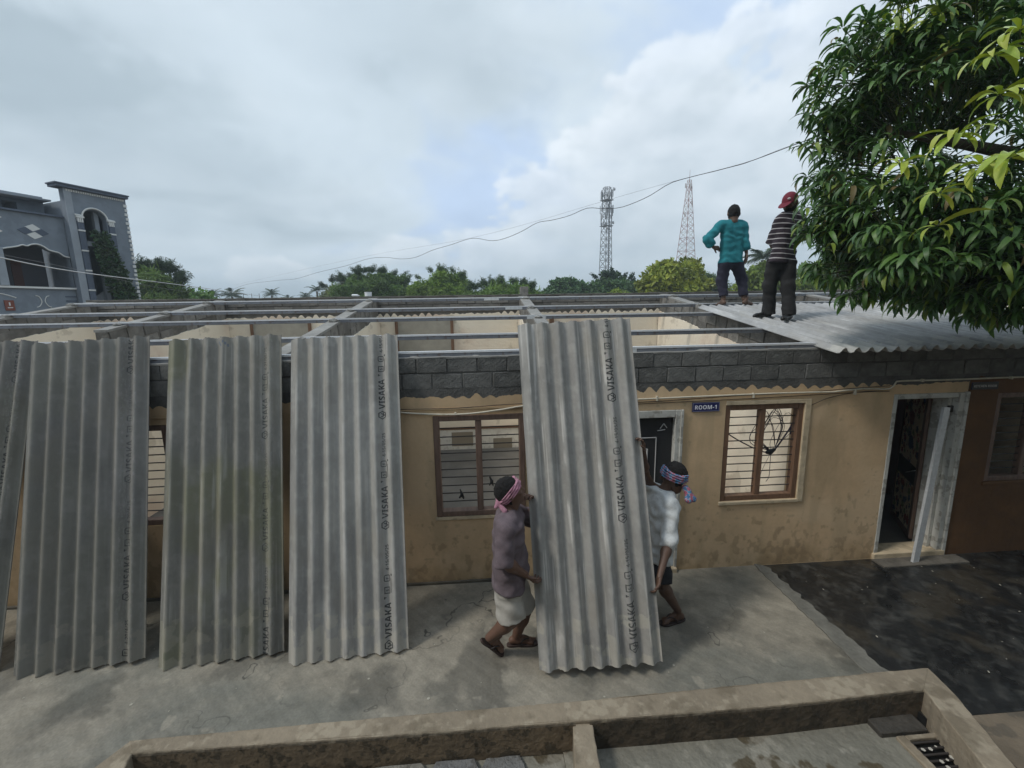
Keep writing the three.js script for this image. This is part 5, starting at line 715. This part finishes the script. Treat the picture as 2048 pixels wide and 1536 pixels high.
{
  const W = (label, pts, r, m) => { const t = thing('overhead_wire', label, 'wire'); part(t, 'wire', tube(pts, r, pts.length * 8, 5), m); };
  W('wavy black overhead cable running from the mango crown to the left horizon', [[-15.51, 4.24, -23.12], [-12.55, 4.52, -19.72], [-11.33, 4.57, -18.31], [-9.5, 4.51, -16.16], [-8.39, 4.47, -14.86], [-7.22, 4.41, -13.48], [-5.74, 4.5, -11.78], [-4.27, 4.54, -10.07], [-3.18, 4.62, -8.81], [-2.52, 4.55, -8.02], [-2.09, 4.45, -7.5], [-1.62, 4.42, -6.95], [-1.11, 4.52, -6.38], [-.66, 4.56, -5.86], [-.13, 4.61, -5.25], [.28, 4.48, -4.74], [.52, 4.48, -4.46], [.84, 4.56, -4.11], [1.1, 4.66, -3.83], [1.33, 4.65, -3.55], [1.59, 4.67, -3.26], [1.83, 4.73, -2.99], [2.02, 4.67, -2.75], [2.23, 4.63, -2.5], [2.4, 4.66, -2.31], [2.57, 4.72, -2.13], [2.77, 4.83, -1.91], [2.94, 4.85, -1.71], [3.22, 4.86, -1.39], [3.46, 4.88, -1.12], [3.72, 4.94, -.83], [3.95, 4.99, -.57]], .0045, M.cable);
  W('thin straight carrier wire stretched just above the wavy black cable', [[-14.72, 4.83, -23.37], [-3.35, 4.80, -9.58], [-.14, 4.69, -5.66], [1.14, 4.75, -4.13], [1.89, 4.82, -3.23], [3.02, 4.90, -1.87], [3.46, 4.90, -1.33], [3.80, 4.99, -.95], [4.03, 5.03, -.68]], .0016, flat(.12, .12, .13));
  W('pale thick service cable crossing in front of the grey house', [[-9.34, 4.32, -4.41], [-9.51, 4.27, -5.08], [-9.88, 4.21, -6.49], [-10.29, 4.2, -8.11], [-11.1, 4.23, -11.32], [-12.28, 4.27, -15.91], [-15.15, 4.31, -27.18]], .012, flat(.55, .56, .57));
  W('thin second wire a little above the pale service cable by the grey house', [[-10.5, 4.56, -5.55], [-10.67, 4.49, -6.28], [-11.08, 4.43, -7.99], [-12.23, 4.17, -12.89], [-13.63, 4.07, -18.9]], .004, flat(.2, .2, .21));
}

// ------------------------------------------------------------------ mango tree over the right of the courtyard
{
  const t = thing('mango_tree', 'large mango tree with drooping dark leaves and yellow green shoots over the right courtyard', 'tree'), q = rng(900);
  const leaf = (L, w, droop, fold) => { const n = 6, pos = [], idx = [], uv = []; let y = 0, z = 0, a = .15; const rows = []; for (let i = 0; i <= n; i++) { const s = i / n, hw = w * Math.pow(Math.sin(Math.PI * Math.min(1, s * .93 + .045)), .8) * (i === n ? .05 : 1); rows.push([y, z, hw]); z += L / n * Math.cos(a); y += L / n * Math.sin(a); a -= droop / n; } for (const [yy, zz, hw] of rows) { const wv = .08 * hw * Math.sin(zz * 60); pos.push(-hw, yy + fold * hw + wv, zz, 0, yy, zz, hw, yy + fold * hw - wv, zz); uv.push(0, zz, .5, zz, 1, zz); } for (let i = 0; i < n; i++) for (let k = 0; k < 2; k++) { const b = i * 3 + k; idx.push(b, b + 3, b + 1, b + 1, b + 3, b + 4); } const g = new THREE.BufferGeometry(); g.setAttribute('position', new THREE.Float32BufferAttribute(pos, 3)); g.setAttribute('uv', new THREE.Float32BufferAttribute(uv, 2)); g.setIndex(idx); g.computeVertexNormals(); return g; };
  const LV = [leaf(.22, .020, 1.5, .35), leaf(.25, .0225, 1.9, .45), leaf(.19, .018, 1.1, .3), leaf(.26, .021, 2.3, .4)], YV = [leaf(.25, .027, 1.5, .3), leaf(.23, .024, 1.9, .45), leaf(.27, .030, 1.1, .25)];
  const lm = (r, tr) => new THREE.MeshPhysicalMaterial({ roughness: r, transmission: tr, thickness: 0, side: THREE.DoubleSide, ior: 1.45 });
  const mDark = lm(.5, .35), darkM = [[.05, .13, .028], [.08, .18, .034], [.11, .22, .036]].map((c) => { const m = lm(.48, .35); m.color.setRGB(...c); return m; }), yelM = [[.46, .56, .04], [.38, .52, .04], [.52, .58, .06]].map((c) => { const m = lm(.55, .5); m.color.setRGB(...c); return m; });
  const limbs = [], twigs = [];
  const limb = (pts, r0, r1) => { const c = new THREE.CatmullRomCurve3(pts.map(V)), n = 10; let a = c.getPoint(0); for (let i = 1; i <= n; i++) { const b = c.getPoint(i / n); limbs.push(rod(a.toArray(), b.toArray(), mix(r0, r1, (i - 1) / n), mix(r0, r1, i / n), 8)); a = b; } };
  part(t, 'trunk', join([rod([7.4, -.2, 2.2], [7.2, 1.4, 2.0], .22, .18, 10), rod([7.2, 1.4, 2.0], [6.9, 3.0, 1.6], .18, .14, 10)]), barkM);
  limb([[6.9, 3.0, 1.6], [6.0, 3.9, 1.0], [5.0, 4.4, .6], [4.0, 4.7, .3]], .12, .025); limb([[6.9, 3.0, 1.6], [6.2, 3.6, 1.6], [5.2, 3.8, 1.1], [4.2, 3.9, .9]], .09, .02); limb([[6.9, 3.0, 1.6], [6.6, 4.6, 1.2], [6.0, 5.6, .6], [5.2, 6.0, .4]], .10, .02); limb([[6.9, 3, 1.6], [7.8, 4.4, 1.9], [8.6, 5.2, 1.8]], .1, .03); limb([[5.6, 4.1, .8], [5.0, 3.6, .2], [4.3, 3.5, .1]], .04, .012);
  part(t, 'limb', join(limbs), barkM);
  const ellips = [[[5.12, 4.5, .5], [1.92, 1.52, 1.2], 1150], [[4.14, 3.62, .55], [.92, .58, .7], 230], [[4.6, 3.25, .9], [.5, .3, .4], 40], [[5.6, 3.15, .8], [.45, .3, .4], 40], [[4.15, 5.35, .2], [.85, .70, .65], 150], [[5.1, 3.5, 1.0], [1.35, .58, .85], 330], [[4.17, 4.35, .45], [.8, 1.05, .75], 290], [[7.6, 4.4, 1.5], [2.2, 1.9, 1.9], 700], [[6.0, 5.7, .8], [1.8, .9, 1.3], 260], [[6.5, 4.0, 2.3], [1.6, 1.2, 1.2], 420]];
  const up = [0, 1, 0], M4 = new THREE.Matrix4(), all = [];
  const whorl = (c, o, n, geos, yellow, scale = 1) => { for (let i = 0; i < n; i++) { const a = i * 2.4 + q() * .5, e = mix(.65, -.45, i / n) + (q() - .5) * .3; let d = nrm(add([Math.cos(a) * Math.cos(e), Math.sin(e), Math.sin(a) * Math.cos(e)], o, .55)); let x = cross(up, d); if (Math.hypot(...x) < .1) x = [1, 0, 0]; x = nrm(x); const y = cross(d, x), roll = (q() - .5) * .9, s = scale * (.52 + .55 * q()); const cx = add(x.map((v) => v * Math.cos(roll)), y, Math.sin(roll)), cyv = cross(d, cx); all.push({ m: frame(add(c, d, .015), cx.map((v) => v * s), cyv.map((v) => v * s), d.map((v) => v * s)), g: Math.floor(q() * geos.length), yellow, k: c[2] * 1 - c[1] * .2 + q() * .02, c }); } };
  for (const [c, r, n] of ellips) for (let i = 0; i < n; i++) { const v = nrm([q() * 2 - 1, q() * 2 - 1, q() * 2 - 1]), rad = (.62 + .38 * Math.pow(q(), .6)) * (.77 + .38 * fbm3(v[0] * 2.6 + 9, v[1] * 2.6 + 2, v[2] * 2.6 + c[1], 4) + .06) + (q() < .2 ? .14 * q() : 0), hole = fbm3(v[0] * 2.2 + 4, v[1] * 2.2 + c[0], v[2] * 2.2, 3); if (hole < .405) continue; const p = add(c, [v[0] * r[0], v[1] * r[1], v[2] * r[2]], rad); whorl(p, nrm(add(v, [0, -.15, 0])), 9 + Math.floor(q() * 5), LV, false); const b = add(p, [v[0] * .3, v[1] * .3 + .08, v[2] * .3], -1); twigs.push(rod(b, p, .006, .004, 4)); }
  for (const [i, c] of [[3.22, 4.12, 1.25], [3.31, 4.21, 1.55], [3.35, 3.97, 1.70], [3.30, 3.95, 1.90], [3.47, 4.69, 1.58], [3.37, 3.63, 1.45], [3.51, 4.79, 1.67], [3.18, 3.82, 1.61], [3.49, 4.43, 1.63], [3.82, 5.38, .78], [3.78, 5.62, .43], [3.72, 5.42, .56], [3.94, 5.17, .82], [4.07, 5.45, .78]].entries()) { whorl(c, nrm([-.5, -.35, .5]), i === 5 || i === 7 ? 6 : 10, YV, true, i > 8 ? .9 : 1.05); twigs.push(rod(add(c, [.45, .12, -.35]), c, .008, .004, 4)); }
  part(t, 'twig', join(twigs), flat(.05, .06, .025)).userData.kind = 'stuff';
  // the leaves nearest to the courtyard's open side are single parts, the rest of the crown is one mass
  const yl = all.filter((e) => e.yellow), dl = all.filter((e) => !e.yellow), near = (e) => Math.hypot(e.c[0] - 0, e.c[1] - 3.07, e.c[2] - 4.57) - .0; dl.sort((a, b) => near(a) - near(b));
  const vis = dl.filter((e) => e.c[0] < 4.9), single = vis.slice(0, 300 - yl.length), set = new Set(single);
  const addLeaf = (g, m, mat) => { const l = part(t, 'leaf', g, mat); l.applyMatrix4(mat4(m)); }; const mat4 = (m) => m;
  yl.forEach((e, i) => addLeaf(YV[e.g], e.m, yelM[i % 3])); single.forEach((e, i) => addLeaf(LV[e.g], e.m, darkM[i % 3]));
  for (let g = 0; g < LV.length; g++) { const l = dl.filter((e) => e.g === g && !set.has(e)), im = new THREE.InstancedMesh(LV[g], mDark, l.length); im.name = 'crown'; l.forEach((e, i) => { im.setMatrixAt(i, e.m); const k = q(); im.setColorAt(i, k > .9 ? col(.22, .30, .04) : k < .03 ? col(.16, .12, .04) : col(.032 + .075 * k, .09 + .14 * k, .02 + .018 * k)); }); shade(im); im.userData.kind = 'stuff'; t.add(im); }
}

// ------------------------------------------------------------------ outside the frame: the building on whose gallery the viewer stands, which shades the courtyard
{
  const t = thing('gallery_building', 'plain plastered building behind the viewer with an upper gallery', 'building'), m = std({ map: mottled([.45, .40, .32], { amp: .2, m: 2, seed: 910 }) });
  part(t, 'wall', span(-12, 12, -.2, 5.2, 6.6, 6.9), m); part(t, 'gallery_floor', span(-12, 12, 1.3, 1.45, 4.1, 6.599), m); part(t, 'roof_slab', span(-12, 12, 5.0, 5.2, 5.6, 6.598), m);
  part(t, 'pier', join([-7.5, 7.5].map((x) => span(x - .15, x + .15, -.2, 1.299, 4.2, 4.5))), m);
}
renderer.render(scene, camera);
